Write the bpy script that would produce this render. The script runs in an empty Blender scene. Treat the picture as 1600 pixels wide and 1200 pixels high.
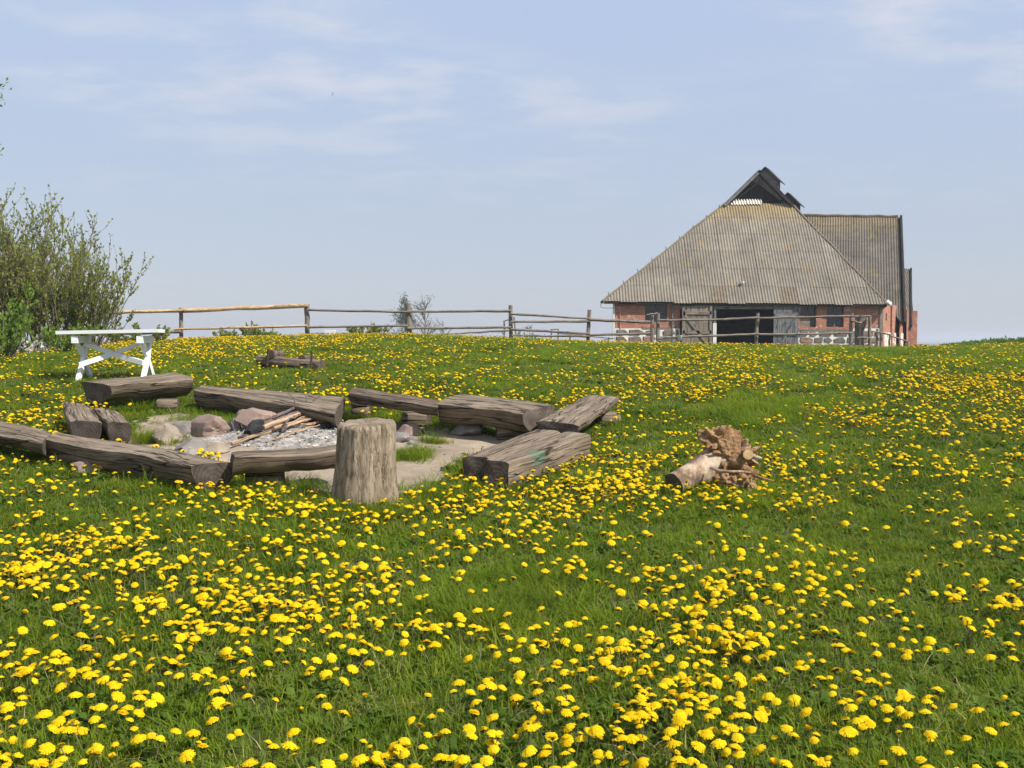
import bpy, bmesh, math, random
import numpy as np
from mathutils import Vector, Matrix, noise as mnoise

random.seed(7)
RNG = np.random.default_rng(11)
SC = bpy.context.scene
COL = SC.collection
R = math.radians

# ------------------------------------------------------------------ camera
F = 1600.0                      # focal length in pixels of the 1600 x 1200 photograph
HORIZON = 530.0
CAM_Z = 1.52
PITCH = math.atan((600 - HORIZON) / F)
cam_data = bpy.data.cameras.new("camera")
cam_data.sensor_width = 36.0
cam_data.lens = 36.0 * F / 1600.0
cam_data.clip_start = 0.05
cam_data.clip_end = 20000
cam = bpy.data.objects.new("camera", cam_data)
COL.objects.link(cam)
cam.location = (0, 0, CAM_Z)
cam.rotation_euler = (math.pi / 2 - PITCH, 0, 0)
SC.camera = cam

# ------------------------------------------------------------------ sky and sun
SUN_EL = R(47)
SUN_AZ = R(-31)                 # angle of the sun's ground direction from +X (right), towards the camera
SUN_DIR = Vector((math.cos(SUN_AZ) * math.cos(SUN_EL), math.sin(SUN_AZ) * math.cos(SUN_EL), math.sin(SUN_EL)))
world = bpy.data.worlds.new("World")
SC.world = world
world.use_nodes = True
wn = world.node_tree.nodes
wl = world.node_tree.links
wn.clear()
w_out = wn.new("ShaderNodeOutputWorld")
w_bg = wn.new("ShaderNodeBackground")
w_sky = wn.new("ShaderNodeTexSky")
w_sky.sky_type = 'NISHITA'
w_sky.sun_disc = False
w_sky.sun_elevation = SUN_EL
w_sky.sun_rotation = math.pi / 2 - SUN_AZ
w_sky.altitude = 0
w_sky.air_density = 1.0
w_sky.dust_density = 0.7
w_sky.ozone_density = 1.5
w_bg.inputs["Strength"].default_value = 0.12
# thin veils of high cloud, laid out on a plane far above the ground
tc = wn.new("ShaderNodeTexCoord")
sep = wn.new("ShaderNodeSeparateXYZ")
wl.new(tc.outputs["Generated"], sep.inputs[0])
def wmath(op, a, b=None, clamp=False):
    n = wn.new("ShaderNodeMath"); n.operation = op; n.use_clamp = clamp
    for i, v in enumerate((a, b)):
        if v is None: continue
        if isinstance(v, (int, float)): n.inputs[i].default_value = v
        else: wl.new(v, n.inputs[i])
    return n.outputs[0]
zc = wmath('ADD', wmath('MAXIMUM', sep.outputs[2], 0.0), 0.10)
cx = wmath('DIVIDE', sep.outputs[0], zc)
cy = wmath('DIVIDE', sep.outputs[1], zc)
comb = wn.new("ShaderNodeCombineXYZ")
wl.new(wmath('MULTIPLY', cx, 1.0), comb.inputs[0]); wl.new(wmath('MULTIPLY', cy, 1.35), comb.inputs[1])
comb.inputs[2].default_value = 3.7
def wnoise(scale, detail, rough):
    n = wn.new("ShaderNodeTexNoise"); n.inputs["Scale"].default_value = scale
    n.inputs["Detail"].default_value = detail; n.inputs["Roughness"].default_value = rough
    wl.new(comb.outputs[0], n.inputs["Vector"]); return n.outputs["Fac"]
def wramp(v, lo, hi):
    n = wn.new("ShaderNodeMapRange"); n.clamp = True; n.interpolation_type = 'SMOOTHSTEP'
    n.inputs["From Min"].default_value = lo; n.inputs["From Max"].default_value = hi
    wl.new(v, n.inputs["Value"]); return n.outputs["Result"]
veil = wmath('MULTIPLY', wramp(wnoise(0.8, 2, 0.5), 0.36, 0.58), wramp(wnoise(3.0, 8, 0.6), 0.36, 0.70))
veil = wmath('MULTIPLY', veil, wramp(sep.outputs[2], 0.08, 0.26))
veil = wmath('MULTIPLY', veil, 0.7)
w_mix = wn.new("ShaderNodeMixRGB")
w_mix.inputs["Color2"].default_value = (4.5, 4.6, 5.1, 1)
# an even pale spring haze over the whole sky
w_haze = wn.new("ShaderNodeMixRGB"); w_haze.inputs["Fac"].default_value = 0.82
w_tone = wn.new("ShaderNodeMixRGB"); w_tone.inputs["Color1"].default_value = (3.15, 3.38, 4.0, 1); w_tone.inputs["Color2"].default_value = (3.22, 3.88, 5.15, 1)
wl.new(wramp(sep.outputs[2], 0.0, 0.34), w_tone.inputs["Fac"]); wl.new(w_tone.outputs[0], w_haze.inputs["Color2"])
wl.new(w_sky.outputs[0], w_haze.inputs["Color1"])
wl.new(veil, w_mix.inputs["Fac"]); wl.new(w_haze.outputs[0], w_mix.inputs["Color1"])
wl.new(w_mix.outputs[0], w_bg.inputs["Color"])
wl.new(w_bg.outputs[0], w_out.inputs["Surface"])

sun_data = bpy.data.lights.new("sun", 'SUN')
sun_data.energy = 5.0
sun_data.angle = R(0.53)
sun_data.color = (1.0, 0.955, 0.88)
sun = bpy.data.objects.new("sun", sun_data)
COL.objects.link(sun)
sun.rotation_euler = SUN_DIR.to_track_quat('Z', 'Y').to_euler()
sun.location = (30, -20, 40)

vs = SC.view_settings
vs.view_transform = 'Standard'
vs.look = 'None'
vs.exposure = 0.42
vs.gamma = 1.0
vs.use_curve_mapping = False
SC.render.engine = 'CYCLES'
SC.cycles.use_denoising = True
SC.cycles.max_bounces = 6
SC.cycles.diffuse_bounces = 3
SC.cycles.transmission_bounces = 4
SC.cycles.transparent_max_bounces = 8

# ------------------------------------------------------------------ pixel helpers and terrain
CP, SP = math.cos(PITCH), math.sin(PITCH)
def ray(px, py):
    x = (px - 800) / F; u = (600 - py) / F
    return Vector((x, CP + u * SP, -SP + u * CP))
def P(px, py, Y):
    d = ray(px, py); k = Y / d.y
    return Vector((d.x * k, Y, CAM_Z + d.z * k))
def project(x, y, z):
    zz = z - CAM_Z
    dep = np.maximum(y * CP - zz * SP, 0.05)
    up = y * SP + zz * CP
    return 800 + F * x / dep, 600 - F * up / dep

_nd = np.array([-30, 0, 4, 6, 8.1, 10, 12, 13.5, 15.5, 40.0])
_nv = np.array([1.55, 1.52, 1.49, 1.44, 1.345, 1.195, 1.0, 0.85, 0.67, 0.0])
_ns = np.array([0, -0.004, -0.014, -0.035, -0.066, -0.092, -0.099, -0.096, -0.080, 0.0])
_dd = np.linspace(-30, 15.5, 1200)
def _herm(d, i):
    h = _nd[i + 1] - _nd[i]; t = (d - _nd[i]) / h
    return ((2*t**3 - 3*t**2 + 1) * _nv[i] + (t**3 - 2*t**2 + t) * h * _ns[i] + (-2*t**3 + 3*t**2) * _nv[i + 1] + (t**3 - t**2) * h * _ns[i + 1])
_dv = np.array([_herm(d, min(max(int(np.searchsorted(_nd, d)) - 1, 0), 8)) for d in _dd])
_cx = np.array([-600, 0, 60, 130, 283, 400, 480, 560, 637, 720, 798, 860, 921, 1025, 1185, 1330, 1430, 1500, 1600, 2300.])
_cy = np.array([556, 551, 546, 538, 529, 526, 523, 522, 521.5, 524, 527, 530, 533, 536, 538, 540.5, 541, 539, 537, 540.]) + 4.0
def ground(x, y):
    x = np.asarray(x, float); y = np.asarray(y, float)
    u = 800 + F * x / np.maximum(y, 6.0)
    cd = (np.interp(u, _cx, _cy) - HORIZON) / F * 40.0
    near = np.interp(y, _dd, _dv)
    t = np.clip((y - 15.5) / 24.5, 0, 1)
    mid = (2*t**3 - 3*t**2 + 1) * 0.67 + (t**3 - 2*t**2 + t) * 24.5 * (-0.080) + (-2*t**3 + 3*t**2) * cd
    far = np.clip(y - 40, 0, None)
    fall = np.where(far < 22, 0.0011 * far**2, 0.5324 + 0.0484 * (far - 22))
    fall = np.where(far > 150, 0.5324 + 0.0484 * 128 + 5.0 * (1 - np.exp(-(np.clip(far, 150, None) - 150) * 0.0484 / 5.0)), fall)
    drop = np.where(y < 15.5, near, mid + fall)
    bump = 0.012 * np.sin(x * 2.1 + 0.7 * y) * np.sin(y * 1.7 - 0.4 * x) + 0.008 * np.sin(x * 5.3 + 1.3) * np.cos(y * 4.1)
    bump = bump * np.clip((45 - y) / 10, 0, 1)
    return CAM_Z - drop + bump
def gz(x, y): return float(ground(x, y))
def on_ground(px, py, h=0.0):
    """where the pixel's ray meets the ground raised by h metres"""
    d = ray(px, py); d = d / d.y
    ys = np.linspace(1.5, 60, 11701)
    zz = CAM_Z + d.z * ys - ground(d.x * ys, ys) - h
    s = np.where(zz <= 0)[0]
    i = s[0] if len(s) else len(ys) - 1
    y = ys[i]
    return Vector((d.x * y, y, CAM_Z + d.z * y))

# ------------------------------------------------------------------ mesh builder
class MB:
    def __init__(self): self.v = []; self.f = []; self.uv = []; self.m = []
    def add(self, pts, faces, uvs=None, mi=0):
        o = len(self.v); self.v.extend([tuple(p) for p in pts])
        for k, fc in enumerate(faces):
            self.f.append(tuple(o + i for i in fc))
            self.uv.append(uvs[k] if uvs else [(0, 0)] * len(fc)); self.m.append(mi)
        return self
    def loft(self, rings, caps=(True, True), mi=0, cmi=None, closed=True):
        n = len(rings[0]); o = len(self.v)
        cen = [sum((Vector(p) for p in r), Vector()) / n for r in rings]
        vv = [0.0]
        for a, b in zip(cen, cen[1:]): vv.append(vv[-1] + (b - a).length)
        per = [0.0]; r0 = rings[len(rings) // 2]
        for k in range(n): per.append(per[-1] + (Vector(r0[(k + 1) % n]) - Vector(r0[k])).length)
        for r in rings: self.v.extend([tuple(p) for p in r])
        m = n if closed else n - 1
        for i in range(len(rings) - 1):
            for k in range(m):
                k2 = (k + 1) % n
                self.f.append((o + i*n + k, o + i*n + k2, o + (i+1)*n + k2, o + (i+1)*n + k))
                self.uv.append([(per[k], vv[i]), (per[k+1], vv[i]), (per[k+1], vv[i+1]), (per[k], vv[i+1])]); self.m.append(mi)
        if cmi is None: cmi = mi
        for e, on in ((0, caps[0]), (len(rings) - 1, caps[1])):
            if not on: continue
            c = len(self.v); self.v.append(tuple(cen[e]))
            a0 = Vector(rings[e][0]) - cen[e]
            ax = a0.normalized() if a0.length > 1e-9 else Vector((1, 0, 0))
            q = (Vector(rings[e][n // 4]) - cen[e]); ay = (q - ax * q.dot(ax))
            ay = ay.normalized() if ay.length > 1e-9 else Vector((0, 0, 1))
            for k in range(n):
                k2 = (k + 1) % n
                tri = (o + e*n + k, o + e*n + k2, c) if e else (o + e*n + k2, o + e*n + k, c)
                self.f.append(tri); self.m.append(cmi)
                self.uv.append([((Vector(self.v[i]) - cen[e]).dot(ax), (Vector(self.v[i]) - cen[e]).dot(ay)) for i in tri])
        return self
    def tube(self, pts, rad, n=7, rough=0.0, mi=0, cmi=None, caps=(True, True)):
        pts = [Vector(p) for p in pts]
        if isinstance(rad, (int, float)): rad = [rad] * len(pts)
        rings = []; ref = None
        for i, p in enumerate(pts):
            t = (pts[min(i + 1, len(pts) - 1)] - pts[max(i - 1, 0)]).normalized()
            if ref is None: ref = Vector((0, 0, 1)) if abs(t.z) < 0.9 else Vector((1, 0, 0))
            a = (ref - t * ref.dot(t)).normalized(); b = t.cross(a); ref = a
            rings.append([p + (a * math.cos(q) + b * math.sin(q)) * rad[i] * (1 + rough * (random.random() - 0.5)) for q in [2 * math.pi * k / n for k in range(n)]])
        return self.loft(rings, caps, mi, cmi)
    def hexa(self, c, mi=0):
        """8 corners: bottom 0-3 counter-clockwise, top 4-7"""
        c = [Vector(p) for p in c]
        fs = [(3, 2, 1, 0), (4, 5, 6, 7), (0, 1, 5, 4), (1, 2, 6, 5), (2, 3, 7, 6), (3, 0, 4, 7)]
        uvs = []
        ex = (c[1] - c[0]); ey = (c[3] - c[0]); ez = (c[4] - c[0])
        L = max((ex, ey, ez), key=lambda q: q.length).normalized()
        for fc in fs:
            nn = (c[fc[1]] - c[fc[0]]).cross(c[fc[2]] - c[fc[0]])
            nn = nn.normalized() if nn.length else Vector((0, 0, 1))
            w = L.cross(nn); w = w.normalized() if w.length > 0.1 else ex.normalized()
            uvs.append([(c[i].dot(w), c[i].dot(L)) for i in fc])
        return self.add(c, fs, uvs, mi)
    def box(self, lo, hi, mi=0):
        (a, b, c), (d, e, f) = lo, hi
        return self.hexa([(a, b, c), (d, b, c), (d, e, c), (a, e, c), (a, b, f), (d, b, f), (d, e, f), (a, e, f)], mi)
    def bar(self, a, b, w, h, side=None, mi=0):
        """squared timber from a to b, w across (along side), h the other way"""
        a = Vector(a); b = Vector(b); t = (b - a).normalized()
        s = Vector(side) if side is not None else (Vector((0, 0, 1)) if abs(t.z) < 0.9 else Vector((1, 0, 0)))
        s = (s - t * s.dot(t)).normalized(); q = t.cross(s)
        s = s * w / 2; q = q * h / 2
        return self.hexa([a - s - q, a + s - q, a + s + q, a - s + q, b - s - q, b + s - q, b + s + q, b - s + q], mi)

def mesh_from(name, mb, mats, smooth=False):
    me = bpy.data.meshes.new(name)
    me.from_pydata(mb.v, [], mb.f)
    uvl = me.uv_layers.new(name="UVMap")
    flat = [c for fc in mb.uv for p in fc for c in p]
    uvl.data.foreach_set("uv", flat)
    for m in (mats if isinstance(mats, (list, tuple)) else [mats]): me.materials.append(m)
    if len(me.materials) > 1: me.polygons.foreach_set("material_index", mb.m)
    if smooth: me.polygons.foreach_set("use_smooth", [True] * len(me.polygons))
    me.update()
    return me
def obj(name, mb, mats, parent=None, smooth=False):
    """link one mesh object; vertices are given in world coordinates"""
    me = mesh_from(name, mb, mats, smooth)
    o = bpy.data.objects.new(name, me); COL.objects.link(o)
    if parent is not None:
        o.parent = parent
        w = Vector((0, 0, 0)); p = parent
        while p is not None: w += p.location; p = p.parent
        me.transform(Matrix.Translation(-w))
    return o
def solo(name, mb, mats, base, smooth=False):
    """a thing that is one mesh, with its origin at base"""
    me = mesh_from(name, mb, mats, smooth)
    me.transform(Matrix.Translation(-Vector(base)))
    o = bpy.data.objects.new(name, me); COL.objects.link(o); o.location = base
    return o
def empty(name, loc):
    o = bpy.data.objects.new(name, None); COL.objects.link(o); o.location = loc
    o.empty_display_size = 0.2
    return o
def tag(o, label=None, cat=None, group=None, kind=None):
    if label: o["label"] = label
    if cat: o["category"] = cat
    if group: o["group"] = group
    if kind: o["kind"] = kind
    return o

# ------------------------------------------------------------------ materials
class NT:
    def __init__(self, name):
        self.mat = bpy.data.materials.new(name); self.mat.use_nodes = True
        self.t = self.mat.node_tree; self.n = self.t.nodes; self.l = self.t.links
        self.n.clear()
        self.out = self.n.new("ShaderNodeOutputMaterial")
    def link(self, a, b): self.l.new(a, b)
    def val(self, sock, v):
        if v is None: return
        if isinstance(v, (int, float)): sock.default_value = v
        elif isinstance(v, (tuple, list)): sock.default_value = tuple(v) + ((1,) if len(v) == 3 and len(sock.default_value) == 4 else ())
        else: self.link(v, sock)
    def node(self, kind, **kw):
        n = self.n.new(kind)
        for k, v in kw.items(): setattr(n, k, v)
        return n
    def coord(self, which="Object"):
        return self.node("ShaderNodeTexCoord").outputs[which]
    def pos(self): return self.node("ShaderNodeNewGeometry").outputs["Position"]
    def rnd(self): return self.node("ShaderNodeObjectInfo").outputs["Random"]
    def mapping(self, vec, scale=(1, 1, 1), loc=(0, 0, 0), rot=(0, 0, 0)):
        n = self.node("ShaderNodeMapping"); self.link(vec, n.inputs["Vector"])
        n.inputs["Scale"].default_value = scale; self.val(n.inputs["Location"], loc); n.inputs["Rotation"].default_value = rot
        return n.outputs[0]
    def comb(self, x, y, z):
        n = self.node("ShaderNodeCombineXYZ")
        for i, v in enumerate((x, y, z)): self.val(n.inputs[i], v)
        return n.outputs[0]
    def noise(self, vec, scale=5, detail=6, rough=0.6, dist=0.0):
        n = self.node("ShaderNodeTexNoise"); 
        if vec is not None: self.link(vec, n.inputs["Vector"])
        n.inputs["Scale"].default_value = scale; n.inputs["Detail"].default_value = detail
        n.inputs["Roughness"].default_value = rough; n.inputs["Distortion"].default_value = dist
        return n.outputs["Fac"]
    def math(self, op, a, b=None, clamp=False):
        n = self.node("ShaderNodeMath", operation=op, use_clamp=clamp)
        self.val(n.inputs[0], a); self.val(n.inputs[1], b); return n.outputs[0]
    def range(self, v, lo, hi, a=0.0, b=1.0):
        n = self.node("ShaderNodeMapRange", clamp=True, interpolation_type='SMOOTHSTEP')
        self.val(n.inputs["Value"], v)
        n.inputs["From Min"].default_value = lo; n.inputs["From Max"].default_value = hi
        n.inputs["To Min"].default_value = a; n.inputs["To Max"].default_value = b
        return n.outputs["Result"]
    def mix(self, fac, a, b, mode='MIX'):
        n = self.node("ShaderNodeMixRGB", blend_type=mode)
        self.val(n.inputs["Fac"], fac); self.val(n.inputs["Color1"], a); self.val(n.inputs["Color2"], b)
        return n.outputs[0]
    def ramp(self, v, stops):
        n = self.node("ShaderNodeValToRGB"); self.link(v, n.inputs["Fac"])
        e = n.color_ramp.elements
        while len(e) < len(stops): e.new(0.5)
        for el, (p, c) in zip(e, stops): el.position = p; el.color = tuple(c) + (1,)
        return n.outputs["Color"]
    def bump(self, h, strength=0.5, dist=0.01):
        n = self.node("ShaderNodeBump"); self.link(h, n.inputs["Height"])
        n.inputs["Strength"].default_value = strength; n.inputs["Distance"].default_value = dist
        return n.outputs[0]
    def principled(self, color, rough=0.8, normal=None, spec=0.3, metallic=0.0):
        n = self.node("ShaderNodeBsdfPrincipled")
        self.val(n.inputs["Base Color"], color); self.val(n.inputs["Roughness"], rough)
        n.inputs["Specular IOR Level"].default_value = spec; n.inputs["Metallic"].default_value = metallic
        if normal is not None: self.link(normal, n.inputs["Normal"])
        self.link(n.outputs[0], self.out.inputs["Surface"]); return self.mat
    def leafy(self, color, trans, fac=0.35, rough=0.5, spec=0.25):
        p = self.node("ShaderNodeBsdfPrincipled")
        self.val(p.inputs["Base Color"], color); p.inputs["Roughness"].default_value = rough
        p.inputs["Specular IOR Level"].default_value = spec
        t = self.node("ShaderNodeBsdfTranslucent"); self.val(t.inputs["Color"], trans)
        m = self.node("ShaderNodeMixShader"); m.inputs[0].default_value = fac
        self.link(p.outputs[0], m.inputs[1]); self.link(t.outputs[0], m.inputs[2])
        self.link(m.outputs[0], self.out.inputs["Surface"]); return self.mat

def wood(name, dark, mid, light, su=16, sv=1.2, crack=0.6, bump=0.6, lichen=None, paint=None, deep=0.9):
    """weathered wood: streaks along the v axis of the UV map (metres)"""
    b = NT(name)
    uv = b.coord("UV")
    off = b.math('MULTIPLY', b.rnd(), 40.0)
    vec = b.mapping(uv, (su, sv, 1), b.comb(off, off, 0.0))
    n1 = b.noise(vec, 1.0, 8, 0.65, 0.6)
    vec2 = b.mapping(uv, (su * 4.5, sv * 2.2, 1), b.comb(off, 3.0, 0.0))
    n2 = b.noise(vec2, 1.0, 4, 0.6, 0.3)
    n3 = b.noise(b.coord("Object"), 3.0, 5, 0.6)
    c = b.ramp(n1, [(0.28, dark), (0.5, mid), (0.72, light)])
    c = b.mix(b.range(n2, 0.36, 0.48, crack, 0.0), c, tuple(x * 0.28 for x in dark))
    c = b.mix(b.range(n3, 0.35, 0.7, 0.0, 0.45), c, tuple(x * 0.55 for x in mid))
    n4 = b.noise(b.mapping(uv, (su * 0.55, sv * 0.55, 1), b.comb(5.0, off, 0.0)), 1.0, 3, 0.55, 0.4)
    crk = b.range(b.math('ABSOLUTE', b.math('SUBTRACT', n4, 0.5)), 0.004, 0.022, 1.0, 0.0)
    crk = b.math('MULTIPLY', crk, b.range(n3, 0.3, 0.5, 0.25, 1.0))
    c = b.mix(b.math('MULTIPLY', crk, deep), c, tuple(x * 0.14 for x in dark))
    fine = b.noise(b.mapping(uv, (su * 9, sv * 7, 1), b.comb(off, 1.0, 0.0)), 1.0, 3, 0.6)
    c = b.mix(b.range(fine, 0.58, 0.72, 0, 0.35), c, tuple(min(1, x * 1.5) for x in light))
    if lichen: c = b.mix(b.range(b.noise(b.coord("Object"), 9.0, 6, 0.7), 0.55, 0.7, 0, 0.6), c, lichen)
    if paint:
        pc, pr, pcol = paint
        vm = b.node("ShaderNodeVectorMath", operation='DISTANCE')
        b.link(b.pos(), vm.inputs[0]); vm.inputs[1].default_value = pc
        d = b.math('ADD', vm.outputs["Value"], b.math('MULTIPLY', b.noise(b.coord("Object"), 9, 5, 0.7), pr * 0.7))
        c = b.mix(b.range(d, pr * 0.95, pr * 1.6, 0.65, 0.0), c, pcol)
    h = b.math('ADD', b.math('MULTIPLY', n1, 0.7), b.math('MULTIPLY', b.range(n2, 0.3, 0.5), 0.6))
    h = b.math('SUBTRACT', h, b.math('MULTIPLY', crk, 1.2 * deep))
    return b.principled(c, 0.88, b.bump(h, bump, 0.012), 0.15)
def endgrain(name, dark, light):
    b = NT(name); uv = b.coord("UV")
    w = b.node("ShaderNodeTexWave", wave_type='RINGS', rings_direction='Z'); b.link(b.mapping(uv, (1, 1, 1)), w.inputs["Vector"])
    w.inputs["Scale"].default_value = 9; w.inputs["Distortion"].default_value = 7; w.inputs["Detail"].default_value = 3
    n = b.noise(b.coord("Object"), 8, 6, 0.7)
    f2 = b.math('ADD', b.math('MULTIPLY', w.outputs["Fac"], 0.13), b.math('MULTIPLY', n, 0.9))
    c = b.ramp(f2, [(0.3, dark), (0.75, light)])
    return b.principled(c, 0.9, b.bump(f2, 0.5, 0.01), 0.12)
def plain(name, col, rough=0.7, var=0.15, scale=6, spec=0.3, metallic=0.0):
    b = NT(name); n = b.noise(b.coord("Object"), scale, 6, 0.65)
    lo = tuple(x * (1 - var) for x in col); hi = tuple(min(1, x * (1 + var)) for x in col)
    return b.principled(b.ramp(n, [(0.3, lo), (0.7, hi)]), rough, b.bump(n, 0.25, 0.01), spec, metallic)

M = {}
M['log'] = wood("weathered_log", (0.110, 0.080, 0.053), (0.215, 0.165, 0.117), (0.36, 0.288, 0.214), 11, 0.9, 0.6, 1.0)
M['log_dark'] = wood("weathered_log_dark", (0.078, 0.056, 0.038), (0.162, 0.122, 0.086), (0.295, 0.232, 0.172), 11, 0.9, 0.6, 1.0)
M['end'] = endgrain("log_end", (0.045, 0.034, 0.027), (0.15, 0.12, 0.098))
M['end_light'] = endgrain("fresh_cut_end", (0.36, 0.22, 0.11), (0.62, 0.43, 0.24))
M['stump'] = wood("stump_side", (0.16, 0.118, 0.078), (0.29, 0.226, 0.156), (0.45, 0.372, 0.278), 17, 4.5, 0.35, 0.9, deep=0.25, lichen=(0.20, 0.18, 0.10))
M['post'] = wood("fence_post", (0.13, 0.105, 0.085), (0.26, 0.215, 0.175), (0.40, 0.34, 0.29), 30, 2.0, 0.5, 0.5)
M['peeled'] = wood("peeled_rail", (0.30, 0.17, 0.09), (0.58, 0.40, 0.23), (0.75, 0.57, 0.38), 14, 2.0, 0.35, 0.4)
M['barnwood'] = wood("barn_boards", (0.14, 0.11, 0.085), (0.27, 0.22, 0.17), (0.42, 0.35, 0.28), 12, 0.8, 0.5, 0.4)
M['greywood'] = wood("grey_boards", (0.10, 0.10, 0.10), (0.19, 0.19, 0.185), (0.33, 0.325, 0.31), 12, 0.8, 0.5, 0.4)
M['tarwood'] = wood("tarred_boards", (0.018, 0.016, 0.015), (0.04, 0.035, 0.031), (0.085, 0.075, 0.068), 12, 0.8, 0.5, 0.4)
M['stick'] = wood("dry_stick", (0.20, 0.13, 0.08), (0.40, 0.27, 0.17), (0.56, 0.41, 0.27), 30, 3.0, 0.3, 0.4)
M['stick_grey'] = wood("grey_stick", (0.07, 0.055, 0.05), (0.15, 0.12, 0.105), (0.26, 0.21, 0.18), 30, 3.0, 0.3, 0.4)
M['bark'] = wood("bark", (0.06, 0.045, 0.032), (0.14, 0.105, 0.075), (0.24, 0.19, 0.14), 14, 3.5, 0.6, 0.9)
M['twig'] = plain("twig_bark", (0.15, 0.12, 0.09), 0.9, 0.3, 8, 0.1)
M['white'] = plain("white_paint", (0.80, 0.80, 0.79), 0.45, 0.05, 5, 0.4)
M['iron'] = plain("rusty_iron", (0.06, 0.04, 0.032), 0.8, 0.4, 20, 0.3)
M['char'] = plain("charcoal", (0.018, 0.017, 0.017), 0.7, 0.5, 25, 0.3)
M['cream'] = plain("lime_mortar", (0.76, 0.72, 0.64), 0.95, 0.2, 4, 0.1)
M['limewash'] = plain("limewash", (0.72, 0.69, 0.63), 0.9, 0.12, 4, 0.15)
M['black'] = plain("black_rubber", (0.02, 0.02, 0.022), 0.7, 0.3, 8, 0.2)

def stone(name, cols, speck=0.25):
    b = NT(name); n1 = b.noise(b.coord("Object"), 2.2, 6, 0.6); n2 = b.noise(b.coord("Object"), 40, 3, 0.7)
    c = b.ramp(n1, [(0.3, cols[0]), (0.55, cols[1]), (0.75, cols[2])])
    c = b.mix(b.range(n2, 0.55, 0.7, 0, speck), c, (0.06, 0.05, 0.05))
    c = b.mix(b.range(n2, 0.30, 0.42, speck, 0), c, (0.6, 0.55, 0.52))
    return b.principled(c, 0.85, b.bump(b.math('ADD', n1, b.math('MULTIPLY', n2, 0.25)), 0.5, 0.02), 0.25)
M['granite_pink'] = stone("pink_granite", [(0.15, 0.105, 0.085), (0.28, 0.195, 0.155), (0.38, 0.295, 0.245)])
M['granite_grey'] = stone("grey_granite", [(0.12, 0.105, 0.095), (0.22, 0.195, 0.175), (0.33, 0.295, 0.265)])
M['granite_tan'] = stone("tan_granite", [(0.17, 0.135, 0.10), (0.28, 0.225, 0.17), (0.38, 0.315, 0.25)])
M['fieldstone_a'] = stone("fieldstone_brown", [(0.12, 0.088, 0.068), (0.21, 0.155, 0.12), (0.30, 0.235, 0.19)], 0.15)
M['fieldstone_b'] = stone("fieldstone_grey", [(0.09, 0.083, 0.076), (0.16, 0.145, 0.13), (0.26, 0.235, 0.21)], 0.15)
M['fieldstone_c'] = stone("fieldstone_pink", [(0.18, 0.105, 0.08), (0.28, 0.17, 0.13), (0.38, 0.26, 0.205)], 0.15)

def brick_mat():
    b = NT("red_brick")
    pos = b.pos()
    s = b.node("ShaderNodeSeparateXYZ"); b.link(pos, s.inputs[0])
    v = b.comb(b.math('ADD', s.outputs[0], b.math('MULTIPLY', s.outputs[1], 0.9)), s.outputs[2], 0.0)
    t = b.node("ShaderNodeTexBrick"); b.link(v, t.inputs["Vector"])
    t.inputs["Scale"].default_value = 1.0; t.inputs["Brick Width"].default_value = 0.27; t.inputs["Row Height"].default_value = 0.085
    t.inputs["Mortar Size"].default_value = 0.009; t.inputs["Bias"].default_value = -0.2
    t.inputs["Color1"].default_value = (0.34, 0.10, 0.05, 1); t.inputs["Color2"].default_value = (0.52, 0.19, 0.10, 1)
    t.inputs["Mortar"].default_value = (0.42, 0.35, 0.29, 1)
    n = b.noise(pos, 1.3, 6, 0.65)
    c = b.mix(b.range(n, 0.42, 0.62, 0, 0.45), t.outputs["Color"], (0.24, 0.12, 0.085))
    n2 = b.noise(pos, 2.6, 7, 0.7)
    c = b.mix(b.range(n2, 0.56, 0.66, 0, 0.8), c, (0.60, 0.52, 0.45))
    return b.principled(c, 0.92, b.bump(t.outputs["Fac"], -0.4, 0.01), 0.1)
M['brick'] = brick_mat()
def wash_mat():
    b = NT("patchy_limewash"); n = b.noise(b.pos(), 1.6, 7, 0.7)
    return b.principled(b.ramp(n, [(0.42, (0.66, 0.62, 0.56)), (0.52, (0.60, 0.53, 0.46)), (0.60, (0.30, 0.15, 0.10))]), 0.92, b.bump(n, 0.4, 0.02), 0.1)
M['patchy'] = wash_mat()
def roof_mat(name, base, lich):
    b = NT(name); pos = b.pos()
    r = b.rnd()
    n1 = b.noise(pos, 0.55, 6, 0.65); n2 = b.noise(pos, 3.5, 6, 0.7)
    lo = tuple(x * 0.72 for x in base); hi = tuple(min(1, x * 1.25) for x in base)
    c = b.ramp(b.math('ADD', b.math('MULTIPLY', n1, 0.6), b.math('MULTIPLY', n2, 0.4)), [(0.36, lo), (0.64, hi)])
    tone = b.range(r, 0, 1, 0.93, 1.06)
    c = b.mix(1.0, c, b.comb(tone, tone, tone), 'MULTIPLY')
    s = b.node("ShaderNodeSeparateXYZ"); b.link(pos, s.inputs[0])
    # lichen grows along the top of the roof and spreads down in patches
    up = b.range(b.math('ADD', s.outputs[2], b.math('MULTIPLY', n2, 3.0)), 10.3, 12.0, 0.0, 1.0)
    patch = b.range(b.noise(b.mapping(pos, (0.8, 0.8, 0.3)), 1.1, 6, 0.65), 0.57, 0.72, 0.0, 0.6)
    f = b.math('MULTIPLY', b.math('MAXIMUM', b.math('MULTIPLY', up, lich), patch), b.range(n2, 0.3, 0.6, 0.45, 1.0))
    c = b.mix(f, c, (0.36, 0.24, 0.055))
    c = b.mix(b.range(b.noise(pos, 9, 3, 0.5), 0.74, 0.78, 0, 0.7), c, (0.62, 0.60, 0.55))
    return b.principled(c, 0.9, b.bump(n2, 0.2, 0.02), 0.12)
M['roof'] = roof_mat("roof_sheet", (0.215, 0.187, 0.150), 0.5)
M['roof_wing'] = roof_mat("roof_sheet_wing", (0.145, 0.128, 0.106), 0.25)
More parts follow.
